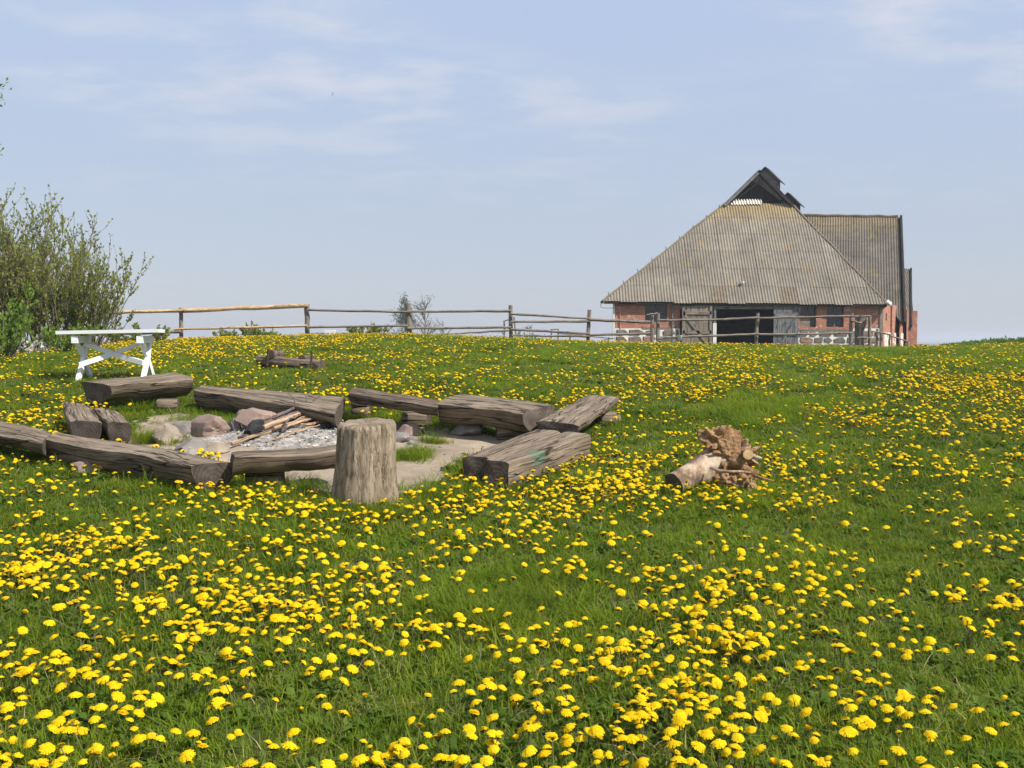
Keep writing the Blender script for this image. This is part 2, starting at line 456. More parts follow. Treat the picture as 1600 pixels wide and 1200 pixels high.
M['roof_pale'] = plain("pale_roof_sheet", (0.62, 0.58, 0.50), 0.9, 0.2, 3, 0.1)
M['roof_tan'] = plain("tan_roof_sheet", (0.185, 0.15, 0.108), 0.9, 0.25, 3, 0.1)
b = NT("window_glass"); M['glass'] = b.principled((0.03, 0.035, 0.04), 0.12, None, 0.5)

def ground_mat():
    b = NT("meadow_soil"); pos = b.pos()
    n1 = b.noise(pos, 0.35, 5, 0.6); n2 = b.noise(pos, 14, 6, 0.7)
    c = b.ramp(n2, [(0.3, (0.030, 0.036, 0.010)), (0.55, (0.060, 0.075, 0.018)), (0.75, (0.10, 0.105, 0.035))])
    c = b.mix(b.range(n1, 0.4, 0.65, 0, 0.4), c, (0.06, 0.075, 0.02))
    return b.principled(c, 0.95, b.bump(n2, 0.6, 0.03), 0.1)
M['ground'] = ground_mat()
def sand_mat():
    b = NT("trodden_sand"); pos = b.pos()
    n1 = b.noise(pos, 1.6, 6, 0.65); n2 = b.noise(pos, 26, 5, 0.7)
    c = b.ramp(n1, [(0.32, (0.205, 0.16, 0.115)), (0.5, (0.30, 0.24, 0.178)), (0.7, (0.385, 0.315, 0.242))])
    c = b.mix(b.range(n2, 0.55, 0.72, 0, 0.5), c, (0.18, 0.14, 0.10))
    return b.principled(c, 0.97, b.bump(b.math('ADD', n1, b.math('MULTIPLY', n2, 0.5)), 0.7, 0.03), 0.05)
M['sand'] = sand_mat()
def ash_mat():
    b = NT("wood_ash"); pos = b.pos()
    n1 = b.noise(pos, 4, 6, 0.7); n2 = b.noise(pos, 30, 5, 0.75)
    c = b.ramp(b.math('ADD', b.math('MULTIPLY', n1, 0.6), b.math('MULTIPLY', n2, 0.4)), [(0.36, (0.07, 0.061, 0.053)), (0.47, (0.27, 0.245, 0.215)), (0.60, (0.52, 0.485, 0.445))])
    return b.principled(c, 0.97, b.bump(n2, 0.9, 0.03), 0.05)
M['ash'] = ash_mat()
M['ash_bit'] = plain("ash_flake", (0.55, 0.53, 0.51), 0.95, 0.25, 30, 0.05)

def grass_mat(name, lush, dry, dark, tr):
    b = NT(name); pos = b.pos(); r = b.rnd()
    n1 = b.noise(pos, 0.45, 4, 0.6); n2 = b.noise(pos, 2.4, 4, 0.6)
    c = b.mix(b.range(n1, 0.40, 0.62), lush, dark)
    c = b.mix(b.range(b.math('ADD', b.math('MULTIPLY', r, 0.5), b.math('MULTIPLY', n2, 0.6)), 0.42, 0.85, 0.0, 0.8), c, dry)
    t = b.mix(1.0, c, tr, 'MULTIPLY')
    return b.leafy(c, t, 0.36, 0.6, 0.14)
M['grass'] = grass_mat("grass_blade", (0.138, 0.205, 0.011), (0.228, 0.242, 0.024), (0.084, 0.142, 0.010), (1.6, 1.65, 0.6))
M['weed'] = grass_mat("broad_leaf", (0.085, 0.140, 0.014), (0.135, 0.180, 0.026), (0.052, 0.098, 0.011), (1.6, 1.7, 0.7))
def leaf_mat(name, a, bb, tr=(1.6, 1.8, 1.0), fac=0.42):
    b = NT(name); r = b.noise(b.coord("Object"), 2.1, 5, 0.7); r2 = b.noise(b.coord("Object"), 23, 2, 0.5)
    c = b.mix(b.range(b.math('ADD', b.math('MULTIPLY', r, 0.5), b.math('MULTIPLY', r2, 0.5)), 0.36, 0.64), a, bb)
    return b.leafy(c, b.mix(1.0, c, tr, 'MULTIPLY'), fac, 0.5, 0.25)
M['leaf_spring'] = leaf_mat("spring_leaf", (0.155, 0.175, 0.03), (0.26, 0.27, 0.06))
M['leaf_bright'] = leaf_mat("bright_leaf", (0.13, 0.21, 0.03), (0.23, 0.31, 0.06))
M['leaf_dark'] = leaf_mat("dark_leaf", (0.06, 0.09, 0.03), (0.10, 0.135, 0.045))
M['leaf_weed'] = leaf_mat("weed_leaf", (0.06, 0.11, 0.02), (0.12, 0.18, 0.04))
M['blossom'] = leaf_mat("white_blossom", (0.62, 0.58, 0.52), (0.75, 0.72, 0.66), (1, 1, 1), 0.3)
def petal_mat():
    b = NT("dandelion_petal"); r = b.rnd()
    c = b.mix(r, (0.84, 0.56, 0.006), (0.88, 0.66, 0.012))
    return b.leafy(c, b.mix(1.0, c, (1.0, 1.0, 0.6), 'MULTIPLY'), 0.35, 0.7, 0.1)
M['petal'] = petal_mat()
b = NT("dandelion_stem"); M['stem'] = b.leafy(b.mix(b.rnd(), (0.10, 0.145, 0.04), (0.17, 0.15, 0.07)), (0.16, 0.22, 0.06), 0.25, 0.45, 0.3)
b = NT("dandelion_bract"); M['bract'] = b.leafy((0.07, 0.12, 0.03), (0.12, 0.18, 0.04), 0.25, 0.5, 0.3)
M['bird'] = plain("bird_feather", (0.03, 0.03, 0.035), 0.7, 0.2, 10, 0.2)

# ================================================================== THE SETTING
def terrain():
    rows = list(np.arange(-40, -4, 2.0)) + list(np.arange(-4, 46, 0.3))
    y = 46.0; st = 0.6
    while y < 6000: rows.append(y); y += st; st *= 1.06
    S = np.linspace(-1, 1, 181)
    V = []
    for y in rows:
        half = abs(y) * 0.85 + 9
        xs = S * half
        V.append(np.stack([xs, np.full_like(xs, y), ground(xs, np.full_like(xs, y))], 1))
    V = np.concatenate(V); n = len(S); nr = len(rows)
    idx = np.arange(nr * n).reshape(nr, n)
    Fc = np.stack([idx[:-1, :-1], idx[:-1, 1:], idx[1:, 1:], idx[1:, :-1]], -1).reshape(-1, 4)
    me = bpy.data.meshes.new("meadow_ground")
    me.from_pydata(V.tolist(), [], Fc.tolist()); me.materials.append(M['ground'])
    me.polygons.foreach_set("use_smooth", [True] * len(me.polygons))
    o = bpy.data.objects.new("meadow_ground", me); COL.objects.link(o)
    tag(o, "gently rising green meadow that falls away behind its crest", kind="structure")
terrain()

# trodden sand round the fire, inside the ring of logs
SAND_PX = [(190, 700), (205, 668), (238, 648), (300, 646), (380, 650), (470, 652), (545, 660), (610, 663), (680, 668), (760, 680), (838, 690),
           (800, 708), (735, 716), (705, 745), (690, 766), (640, 778), (560, 788), (500, 786), (440, 776), (415, 752), (380, 738), (330, 722), (250, 706)]
SAND = [on_ground(*p) for p in SAND_PX]
SANDXY = np.array([(p.x, p.y) for p in SAND])
def in_poly(x, y, poly):
    x = np.asarray(x); y = np.asarray(y); ins = np.zeros(x.shape, bool); j = len(poly) - 1
    for i in range(len(poly)):
        xi, yi = poly[i]; xj, yj = poly[j]
        c = ((yi > y) != (yj > y)) & (x < (xj - xi) * (y - yi) / (yj - yi + 1e-12) + xi)
        ins ^= c; j = i
    return ins
def edge_dist(x, y, poly):
    x = np.asarray(x, float); y = np.asarray(y, float); best = np.full(x.shape, 1e9)
    for i in range(len(poly)):
        ax, ay = poly[i]; bx, by = poly[(i + 1) % len(poly)]
        dx, dy = bx - ax, by - ay
        t = np.clip(((x - ax) * dx + (y - ay) * dy) / (dx * dx + dy * dy), 0, 1)
        best = np.minimum(best, np.hypot(x - ax - t * dx, y - ay - t * dy))
    return best
FIRE = on_ground(455, 683)
def ash_rise(x, y):
    return 0.13 * np.exp(-(((x - FIRE.x) / 0.85) ** 2 + ((y - FIRE.y) / 0.75) ** 2))
def sand_sheet():
    lo = SANDXY.min(0) - 0.1; hi = SANDXY.max(0) + 0.1; st = 0.045
    xs = np.arange(lo[0], hi[0], st); ys = np.arange(lo[1], hi[1], st)
    X, Y = np.meshgrid(xs, ys); ins = in_poly(X, Y, SANDXY)
    ed = edge_dist(X, Y, SANDXY)
    wob = 0.12 * np.sin(X * 9 + 1) * np.sin(Y * 11) + 0.05 * np.sin(X * 23) * np.cos(Y * 19)
    keep = (ins & (ed + wob > 0.0)) | (~ins & (ed + wob < 0.0))
    Z = ground(X, Y) + 0.012 + 0.008 * np.sin(X * 13) * np.sin(Y * 17 + X * 5) + ash_rise(X, Y) * 0.5
    idx = -np.ones(X.shape, int); vs_ = []; fs = []
    for i in range(X.shape[0] - 1):
        for j in range(X.shape[1] - 1):
            if keep[i, j] and keep[i+1, j] and keep[i, j+1] and keep[i+1, j+1]:
                q = []
                for a, b_ in ((i, j), (i, j+1), (i+1, j+1), (i+1, j)):
                    if idx[a, b_] < 0: idx[a, b_] = len(vs_); vs_.append((X[a, b_], Y[a, b_], Z[a, b_]))
                    q.append(int(idx[a, b_]))
                fs.append(q)
    mb = MB(); mb.add(vs_, fs)
    o = obj("sandy_ground", mb, M['sand'], smooth=True)
    tag(o, "bare trodden sandy ground inside the ring of logs", kind="structure")
sand_sheet()

# ================================================================== THE BARN
AX = R(27); BD = Vector((math.sin(AX), math.cos(AX), 0))        # the way the barn runs back
Y0 = 64.0
barn = empty("barn", Vector((P(1170, 530, Y0).x, Y0, gz(14.8, Y0))))
tag(barn, "old red brick barn with fieldstone plinth, tall hipped corrugated roof and open doors", "barn")
GZ = min(gz(6.4, Y0), gz(23, Y0)) - 0.3
def X0(px): return P(px, HORIZON, Y0).x
def Z0(py): return P(800, py, Y0).z
EAVE_Z = Z0(472)
for (a, b_, c, d, y1) in ((960, 1008, 513, 0, 0), (1008, 1042, 513, 503, 0), (1042, 1062, 513, 0, 0), (1246, 1250, 513, 0, 0), (1275, 1291, 513, 0, 0), (1318, 1378, 513, 0, 0), (1250, 1275, 513, 511, 0), (1291, 1318, 513, 511, 0)):
    obj("brick_wall", MB().box((X0(a), Y0, Z0(c)), (X0(b_), Y0 + 0.45, Z0(d) if d else EAVE_Z)), M['brick'], barn)
plinth = obj("plinth", MB().box((X0(960), Y0 - 0.05, GZ), (X0(1062), Y0 + 0.5, Z0(513.2))), M['cream'], barn)
plinth2 = obj("plinth", MB().box((X0(1246), Y0 - 0.05, GZ), (X0(1378), Y0 + 0.5, Z0(513.2))), M['cream'], barn)
obj("brick_ledge", MB().box((X0(1247), Y0 - 0.13, Z0(515)), (X0(1332), Y0 + 0.02, Z0(512.4))), M['brick'], barn)
obj("brick_ledge", MB().box((X0(1004), Y0 - 0.10, Z0(513)), (X0(1047), Y0 + 0.02, Z0(510.6))), M['brick'], barn)
# field stones set in the plinth, one by one
def fieldstones(x0, x1, z0, z1, parent):
    rows = 3; h = (z1 - z0) / rows
    for r in range(rows):
        x = x0 + 0.02
        while x < x1 - 0.12:
            w = min(random.uniform(0.55, 1.05), x1 - x)
            if x1 - x - w < 0.2: w = x1 - x
            ca = Vector((x + w / 2, 0, z0 + (r + 0.5) * h)); n = random.choice((5, 6, 7))
            outer = []; inner = []
            for k in range(n):
                a = 2 * math.pi * (k + random.uniform(-0.25, 0.25)) / n
                rx = (w / 2 - 0.03) / max(abs(math.cos(a)), 0.72) * random.uniform(0.95, 1.12)
                rz = (h / 2 - 0.03) / max(abs(math.sin(a)), 0.72) * random.uniform(0.95, 1.12)
                dx = max(-w/2 + 0.025, min(w/2 - 0.025, rx * math.cos(a))); dz = max(-h/2 + 0.025, min(h/2 - 0.025, rz * math.sin(a)))
                outer.append((ca.x + dx, Y0 - 0.045, ca.z + dz)); inner.append((ca.x + dx * 0.86, Y0 - 0.09 - random.random() * 0.02, ca.z + dz * 0.82))
            mb = MB()
            mb.add(outer + inner, [tuple(range(n, 2 * n))] + [(k, (k + 1) % n, n + (k + 1) % n, n + k) for k in range(n)])
            obj("fieldstone", mb, random.choice((M['fieldstone_a'], M['fieldstone_b'], M['fieldstone_a'], M['fieldstone_c'])), parent)
            x += w
fieldstones(X0(961), X0(1061), Z0(547), Z0(514), plinth)
fieldstones(X0(1247), X0(1374), Z0(547), Z0(516), plinth2)
# lime-washed corner and the long side wall running back
sideA = Vector((X0(1376.5), Y0 + 0.03, 0)); SL = 14.5
sn = Vector((BD.y, -BD.x, 0))
def side_box(mb, s0, s1, z0, z1, out0, out1):
    a = sideA + BD * s0; b_ = sideA + BD * s1
    c = [a - sn * out0, a + sn * out1, b_ + sn * out1, b_ - sn * out0]
    return mb.hexa([v + Vector((0, 0, z0)) for v in c] + [v + Vector((0, 0, z1)) for v in c])
sw = obj("side_wall", side_box(MB(), 0.1, SL, GZ - 0.6, EAVE_Z, 0.45, 0.0), M['brick'], barn)
for s in (0.0, 4.6, 9.0, 13.6): obj("pilaster", side_box(MB(), s, s + 0.7, GZ - 0.6, EAVE_Z - 0.1, 0.02, 0.12), M['brick'], barn)
obj("limewashed_foot", side_box(MB(), 0.05, SL - 0.1, GZ - 0.6, Z0(519), 0.02, 0.05), M['patchy'], barn)
obj("corner_strip", MB().box((X0(1373.5), Y0 - 0.06, GZ), (X0(1378.5), Y0 + 0.1, EAVE_Z)), M['barnwood'], barn)
obj("corner_post", MB().box((X0(957.8), Y0 - 0.05, GZ), (X0(960.3), Y0 + 0.2, EAVE_Z)), M['limewash'], barn)
slit = MB(); side_box(slit, 2.2, 2.5, Z0(500), Z0(488), -0.01, 0.03); obj("wall_slit", slit, M['black'], sw)
# other walls close the building
leftA = Vector((X0(960), Y0 + 0.1, 0))
lw = MB(); a = leftA; b_ = leftA + BD * 22
lw.hexa([v + Vector((0, 0, z)) for z in (GZ - 1.5, EAVE_Z) for v in (a, a + sn * 0.4, b_ + sn * 0.4, b_)])
obj("rear_side_wall", lw, M['brick'], barn)
bw = MB(); a = leftA + BD * 22; b_ = sideA + BD * 22
bw.hexa([v + Vector((0, 0, z)) for z in (GZ - 1.5, EAVE_Z) for v in (a, b_, b_ + BD * 0.4, a + BD * 0.4)])
obj("back_wall", bw, M['brick'], barn)
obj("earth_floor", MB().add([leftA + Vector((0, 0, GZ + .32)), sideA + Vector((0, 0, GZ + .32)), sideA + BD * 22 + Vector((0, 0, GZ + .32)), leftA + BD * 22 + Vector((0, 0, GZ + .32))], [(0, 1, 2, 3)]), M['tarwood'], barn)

inn = [leftA + BD * 4.5, sideA + BD * 4.5]  # dark screen added behind the doors so the doorway stays black
obj("added_dark_screen", MB().hexa([v + Vector((0, 0, z)) for z in (GZ, EAVE_Z) for v in (inn[0], inn[1], inn[1] + BD * .05, inn[0] + BD * .05)]), M['tarwood'], barn)
# doors
def plank_door(px0, px1, mat, parent, y, braces, tint=None):
    d = empty("door", Vector((X0((px0 + px1) / 2), y, GZ)) - barn.location); d.parent = barn
    n = max(4, int((X0(px1) - X0(px0)) / 0.24)); w = (X0(px1) - X0(px0)) / n
    for k in range(n):
        z1 = Z0(477.5) + random.uniform(-0.03, 0.03)
        obj("plank", MB().box((X0(px0) + k * w + 0.008, y, GZ + 0.25 + random.random() * 0.06), (X0(px0) + (k + 1) * w - 0.008, y + 0.03, z1)), mat, d)
    for (xa, ya, xb, yb, ww) in braces:
        pa = Vector((X0(xa), y - 0.035, Z0(ya))); pb = Vector((X0(xb), y - 0.035, Z0(yb)))
        obj("brace", MB().bar(pa, pb, 0.05, ww, (0, 1, 0)), mat, d)
    return d
plank_door(1064, 1112, M['barnwood'], barn, Y0 - 0.24, [(1066, 489, 1110, 489, 0.20), (1066, 519, 1110, 519, 0.20), (1067, 490, 1110, 545, 0.16), (1066.5, 478, 1066.5, 548, 0.17), (1109, 478, 1109, 548, 0.15)])
plank_door(1207, 1246, M['greywood'], barn, Y0 - 0.20, [(1209, 492, 1245, 492, 0.18), (1209, 522, 1245, 522, 0.18), (1244, 493, 1214, 545, 0.14)])
obj("door_post", MB().box((X0(1113), Y0 - 0.2, GZ), (X0(1118.5), Y0 + 0.2, Z0(505))), M['limewash'], barn)
obj("door_post", MB().box((X0(1114), Y0 - 0.18, Z0(505)), (X0(1118), Y0 + 0.2, EAVE_Z)), M['greywood'], barn)
obj("lintel", MB().box((X0(1062), Y0 - 0.12, Z0(483)), (X0(1247), Y0 + 0.35, Z0(478))), M['barnwood'], barn)
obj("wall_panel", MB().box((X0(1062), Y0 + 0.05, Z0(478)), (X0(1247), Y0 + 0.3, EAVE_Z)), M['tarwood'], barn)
# windows
def window(px0, px1, py0, py1, nx, nz):
    wv = obj("window", MB().box((X0(px0), Y0 + 0.24, Z0(py1)), (X0(px1), Y0 + 0.29, Z0(py0))), M['tarwood'], barn)
    fw = 0.05; xa, xb, za, zb = X0(px0), X0(px1), Z0(py1), Z0(py0)
    for i in range(nx):
        for k in range(nz):
            obj("pane", MB().box((xa + (xb - xa) * i / nx + fw, Y0 + 0.225, za + (zb - za) * k / nz + fw), (xa + (xb - xa) * (i + 1) / nx - fw, Y0 + 0.238, za + (zb - za) * (k + 1) / nz - fw)), M['glass'], wv)
    for i in range(nx + 1):
        x = xa + (xb - xa) * i / nx
        obj("frame_bar", MB().box((max(xa, x - 0.03), Y0 + 0.19, za), (min(xb, x + 0.03), Y0 + 0.236, zb)), M['greywood'], wv)
    for k in range(nz + 1):
        z = za + (zb - za) * k / nz
        obj("frame_bar", MB().box((xa, Y0 + 0.18, max(za, z - 0.03)), (xb, Y0 + 0.232, min(zb, z + 0.03))), M['greywood'], wv)
window(1008, 1042, 474, 503, 2, 2)
window(1250, 1275, 474, 511, 2, 2)
window(1291, 1318, 474, 511, 2, 2)
obj("window_board", MB().box((X0(1251), Y0 + 0.12, Z0(511)), (X0(1266), Y0 + 0.17, Z0(497))), M['barnwood'], barn)
obj("down_pipe", MB().tube([(X0(1050), Y0 - 0.08, GZ), (X0(1050), Y0 - 0.08, EAVE_Z)], 0.05, 8), M['greywood'], barn)

# corrugated roofs, sheet by sheet
PITCH_W = 0.185
def roof_slope(name, poly, udir, mat, rowlen, skip=None, waves=6, amp=0.027, special=None, jag=0.05):
    poly = [Vector(p) for p in poly]
    o = poly[0]; U = Vector(udir).normalized()
    N = (poly[1] - poly[0]).cross(poly[2] - poly[0]).normalized()
    if N.z < 0: N = -N
    V = N.cross(U).normalized()
    if V.z < 0: V = -V
    uvp = [((p - o).dot(U), (p - o).dot(V)) for p in poly]
    def rng(u):
        vs_ = []
        for (a, b2), (c, d) in zip(uvp, uvp[1:] + uvp[:1]):
            if (a - u) * (c - u) <= 0 and abs(a - c) > 1e-9:
                vs_.append(b2 + (d - b2) * (u - a) / (c - a))
        return (min(vs_), max(vs_)) if len(vs_) >= 2 else None
    umin = min(u for u, _ in uvp); umax = max(u for u, _ in uvp)
    vmin = min(v for _, v in uvp); vmax = max(v for _, v in uvp)
    root = empty(name, poly[0] - barn.location); root.parent = barn
    W = waves * PITCH_W; steps = waves * 6
    nrow = int(math.ceil((vmax - vmin) / rowlen))
    ncol = int(math.ceil((umax - umin) / W))
    for r in range(nrow):
        for c in range(ncol):
            cols = []
            lift = 0.012 * (c % 2) + random.uniform(0, 0.008); low = random.uniform(-jag, jag) * (1.0 if r == 0 else 0.4)
            for k in range(steps + 1):
                u = umin + c * W + W * k / steps
                rg = rng(min(max(u, umin + 1e-4), umax - 1e-4)) if u <= umax + 1e-6 else None
                if rg is None: continue
                v0 = max(rg[0] + (low if r == 0 else 0), vmin + r * rowlen - (0.14 if r else 0) + low)
                v1 = min(rg[1], vmin + (r + 1) * rowlen)
                if v1 - v0 < 0.03: continue
                wv = amp * math.sin(2 * math.pi * u / PITCH_W)
                cols.append((o + U * u + V * v0 + N * (wv + lift + 0.010), o + U * u + V * v1 + N * (wv + lift)))
            if len(cols) < 3: continue
            pts = [p for q in cols for p in q]
            mb = MB(); mb.add(pts, [(2*i, 2*i+2, 2*i+3, 2*i+1) for i in range(len(cols) - 1)])
            m = mat
            if special:
                cen = sum(pts, Vector()) / len(pts)
                sp = special(cen, r, c)
                if sp == 'skip': continue
                if sp: m = sp
            obj("roof_sheet", mb, m, root)
    return root
E_L = P(941, 471.5, 63.62); E_R = P(1388, 476.5, 63.62)
T_L = P(1136, 318, 69.1); T_R = P(1233, 318, 69.1)
def front_special(c, r, col):
    px, py = project(np.array(c.x), np.array(c.y), np.array(c.z))
    if r == 0 and 1118 < px < 1150 and random.random() < 0.9: return M['roof_tan']
    if r == 0 and (1205 < px < 1232): return M['roof_tan']
    return None
front = roof_slope("front_roof", [E_L, E_R, T_R, T_L], E_R - E_L, M['roof'], 1.52, special=front_special, jag=0.06)
def pp(px, py):
    k = (318 - py) / 155.0; return P(px, py, 69.1 + 6.0 * k) + Vector((0, -0.05, 0.07))
roof_slope("pale_sheets", [pp(1141, 321), pp(1190, 321), pp(1190, 313.5), pp(1147, 313.5)], Vector((1, 0, 0)), M['roof_pale'], 1.0, jag=0.05, amp=0.045)
# hip caps
def cap(name, a, b_, r, mat, parent=barn, seg=14, wob=0.03):
    pts = [Vector(a).lerp(Vector(b_), k / seg) + Vector((random.uniform(-wob, wob), 0, random.uniform(-wob, wob))) for k in range(seg + 1)]
    return obj(name, MB().tube(pts, r, 6), mat, parent)
cap("hip_cap", E_L + Vector((0, 0.05, 0.02)), T_L + Vector((-0.1, 0.05, 0.05)), 0.085, M['roof_tan'])
cap("hip_cap", E_R + Vector((0, 0.05, 0.02)), T_R + Vector((0.12, 0.05, 0.05)), 0.09, M['roof_tan'])
obj("hip_end", MB().tube([E_R + Vector((-0.15, -0.04, 0.22)), E_R + Vector((0.12, -0.04, 0.02))], 0.15, 7), M['limewash'], barn)
# gablet of dark boards under its own little roof
G = P(1185, 268, 69.0); GL = P(1131, 322, 69.0); GR = P(1238, 322, 69.0)
gab = empty("gablet", P(1190, 318, 69.2) - barn.location); gab.parent = barn
gy = 69.5
for k in range(15):
    xa = GL.x + (GR.x - GL.x) * k / 15; xb = GL.x + (GR.x - GL.x) * (k + 1) / 15 - 0.015
    def top(x): return (GL.z + (G.z - GL.z) * (x - GL.x) / (G.x - GL.x) if x < G.x else GR.z + (G.z - GR.z) * (GR.x - x) / (GR.x - G.x)) + 0.02
    zb = P(800, 322, 69.4).z; j = random.uniform(-0.015, 0.015)
    if max(top(xa), top(xb)) < zb: continue
    obj("board", MB().hexa([(xa, gy + j, zb), (xb, gy + j, zb), (xb, gy + j + .03, zb), (xa, gy + j + .03, zb), (xa, gy + j, max(zb, top(xa))), (xb, gy + j, max(zb, top(xb))), (xb, gy + j + .03, max(zb, top(xb))), (xa, gy + j + .03, max(zb, top(xa)))]),
        M['tarwood'], gab)
obj("barge_board", MB().bar(G + Vector((0.06, 0, 0.02)), GL, 0.55, 0.20, (0, 1, 0)), M['greywood'], gab)
obj("barge_board", MB().bar(G + Vector((-0.03, 0, 0.0)), GR, 0.55, 0.20, (0, 1, 0)), M['tarwood'], gab)
sheet_pts = [GL + Vector((0.1, 0.75, 0)), GR + Vector((-0.1, 0.75, 0)), G + Vector((0, 0.75, 0.02))]
obj("backing", MB().add(sheet_pts, [(0, 1, 2)]), M['tarwood'], gab)
obj("sill_board", MB().box((GL.x + 0.4, 69.2, P(800, 314.5, 69.2).z), (GR.x - 0.5, 69.4, P(800, 312, 69.2).z)), M['tarwood'], gab)
# main roof behind, ridge sagging towards the back
RB = G + BD * 20 + Vector((0, 0, -2.2)); R0 = G + Vector((0, 0.3, -0.7))
EB_L = E_L + BD * 23; EB_R = E_R + Vector((math.sin(R(19)), math.cos(R(19)), 0)) * 23
def sheet(name, pts, mat, parent=barn): return obj(name, MB().add(pts, [tuple(range(len(pts)))]), mat, parent)
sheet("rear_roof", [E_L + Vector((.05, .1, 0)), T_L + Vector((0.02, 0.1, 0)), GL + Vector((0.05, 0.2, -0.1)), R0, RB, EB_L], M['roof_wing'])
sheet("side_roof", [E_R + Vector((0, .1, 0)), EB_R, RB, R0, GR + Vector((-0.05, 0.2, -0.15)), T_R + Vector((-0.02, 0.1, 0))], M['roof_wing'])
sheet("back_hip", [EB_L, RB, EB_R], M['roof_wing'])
obj("eave_board", MB().bar(E_L + Vector((0.1, 0.12, -0.07)), E_R + Vector((-0.1, 0.12, -0.07)), 0.1, 0.12), M['tarwood'], barn)
# roof vents astride the ridge
def vent(c, hw, rise, length, panel):
    v = empty("roof_vent", c - barn.location); v.parent = barn
    s = Vector((1, 0, 0)); b0 = c; 
    pk0 = b0 - BD * 0.2 + Vector((0, 0, 0)); pk1 = b0 + BD * length
    sl = Vector((hw, 0, -hw * 0.95))
    for sg in (1, -1):
        e = Vector((sl.x * sg, 0, sl.z))
        n_ = Vector((0.09 * 0, 0, -0.07))
        obj("vent_roof", MB().hexa([pk0 + n_, pk0 + e + n_, pk1 + e + n_, pk1 + n_, pk0, pk0 + e, pk1 + e, pk1]), M['tarwood'], v)
    q = b0 + BD * 0.05
    e = sl * 0.80
    obj("vent_panel", MB().hexa([q + Vector((-e.x, 0, e.z - 0.75)), q + Vector((e.x, 0, e.z - 0.75)), q + Vector((e.x, 0.05, e.z - 0.75)), q + Vector((-e.x, 0.05, e.z - 0.75)),
                                  q + Vector((-e.x, 0, e.z - 0.03)), q + Vector((e.x, 0, e.z - 0.03)), q + Vector((e.x, 0.05, e.z - 0.03)), q + Vector((-e.x, 0.05, e.z - 0.03))])
        .add([q + Vector((-e.x, 0, e.z - 0.06)), q + Vector((e.x, 0, e.z - 0.06)), q + Vector((0, 0, -0.08))], [(0, 1, 2)]), panel, v)
    obj("vent_side", MB().hexa([q + Vector((e.x * .86, 0, e.z - .75)), q + Vector((e.x * .9, 0, e.z - .75)), q + BD * (length - .2) + Vector((e.x * .9, 0, e.z - .75)), q + BD * (length - .2) + Vector((e.x * .86, 0, e.z - .75)),
                                q + Vector((e.x * .86, 0, e.z)), q + Vector((e.x * .9, 0, e.z)), q + BD * (length - .2) + Vector((e.x * .9, 0, e.z)), q + BD * (length - .2) + Vector((e.x * .86, 0, e.z))]), M['tarwood'], v)
vent(P(1196.5, 260.5, 71.0), 1.10, 0.5, 1.1, M['greywood'])
vent(P(1231.5, 300.5, 77.0), 1.02, 0.5, 1.1, M['tarwood'])
# the wing whose roof faces us, and the lower roof beyond it
W1 = P(1250, 336, 78.0); W2 = P(1404, 339, 76.3); W3 = P(1410, 505, 70.2); W4 = P(1383, 475, 70.8); W5 = P(1240, 352, 77.0)
nW = (W2 - W1).cross(W3 - W1).normalized()
def onplane(px, py):
    d = ray(px, py); c0 = Vector((0, 0, CAM_Z)); k = (W1 - c0).dot(nW) / d.dot(nW); return c0 + d * k
W4 = onplane(1384, 476); W5 = onplane(1236, 345)
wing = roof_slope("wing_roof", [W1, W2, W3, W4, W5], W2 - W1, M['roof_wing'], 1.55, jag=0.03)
cap("ridge_cap", W1 + Vector((-0.3, 0, 0.03)), W2 + Vector((0.0, 0, 0.05)), 0.10, M['roof_tan'], seg=10, wob=0.05)
vb = W2 + Vector((0.12, 0, -0.05)); ve = W3 + Vector((0.12, 0, -0.05))
obj("verge_board", MB().bar(vb, ve, 0.14, 0.55, (1, 0, 0)), M['tarwood'], barn)
ridge_back = Vector((0, 0, 0))
wb = [W2 + BD * 7 + Vector((0, 0, -8)), W1 + BD * 7 + Vector((0, 0, -8))]
sheet("wing_rear_roof", [W1, W2, wb[0], wb[1]], M['roof_wing'])
gw = MB(); a = W3 + BD * 0.4 + Vector((-0.25, 0, -0.1)); c_ = W2 + Vector((-0.25, 0, -0.2)); d_ = wb[0] + Vector((-0.25, 0, 0))
gw.add([a, Vector((a.x, a.y, GZ - 1)), Vector((d_.x, d_.y, GZ - 1)), d_, c_], [(0, 1, 2, 3, 4)])
obj("wing_gable_wall", gw, M['brick'], barn)
wf = MB(); p0 = sideA + BD * 13.9 + sn * 0.02
wf.hexa([p0 + Vector((0, 0, GZ - 1)), P(1416, 530, 74.5).xy.to_3d() + Vector((0, 0, GZ - 1)), P(1416, 530, 74.9).xy.to_3d() + Vector((0, 0, GZ - 1)), p0 + BD * .4 + Vector((0, 0, GZ - 1)),
         p0 + Vector((0, 0, EAVE_Z - .3)), P(1416, 530, 74.5).xy.to_3d() + Vector((0, 0, EAVE_Z - .3)), P(1416, 530, 74.9).xy.to_3d() + Vector((0, 0, EAVE_Z - .3)), p0 + BD * .4 + Vector((0, 0, EAVE_Z - .3))])
obj("wing_wall", wf, M['brick'], barn)
L1 = P(1400, 420, 86.0); L2 = P(1421, 420, 86.0); L3 = P(1421.5, 510, 80.5); L4 = P(1402, 508, 80.5)
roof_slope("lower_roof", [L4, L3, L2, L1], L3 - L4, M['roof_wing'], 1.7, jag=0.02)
obj("verge_board", MB().bar(L2 + Vector((.08, 0, -.1)), L3 + Vector((.08, 0, -.1)), 0.12, 0.5, (1, 0, 0)), M['tarwood'], barn)
obj("eave_beam", MB().bar(L4 + Vector((-.3, 0, -.2)), L3 + Vector((.05, 0, -.2)), 0.3, 0.25), M['tarwood'], barn)
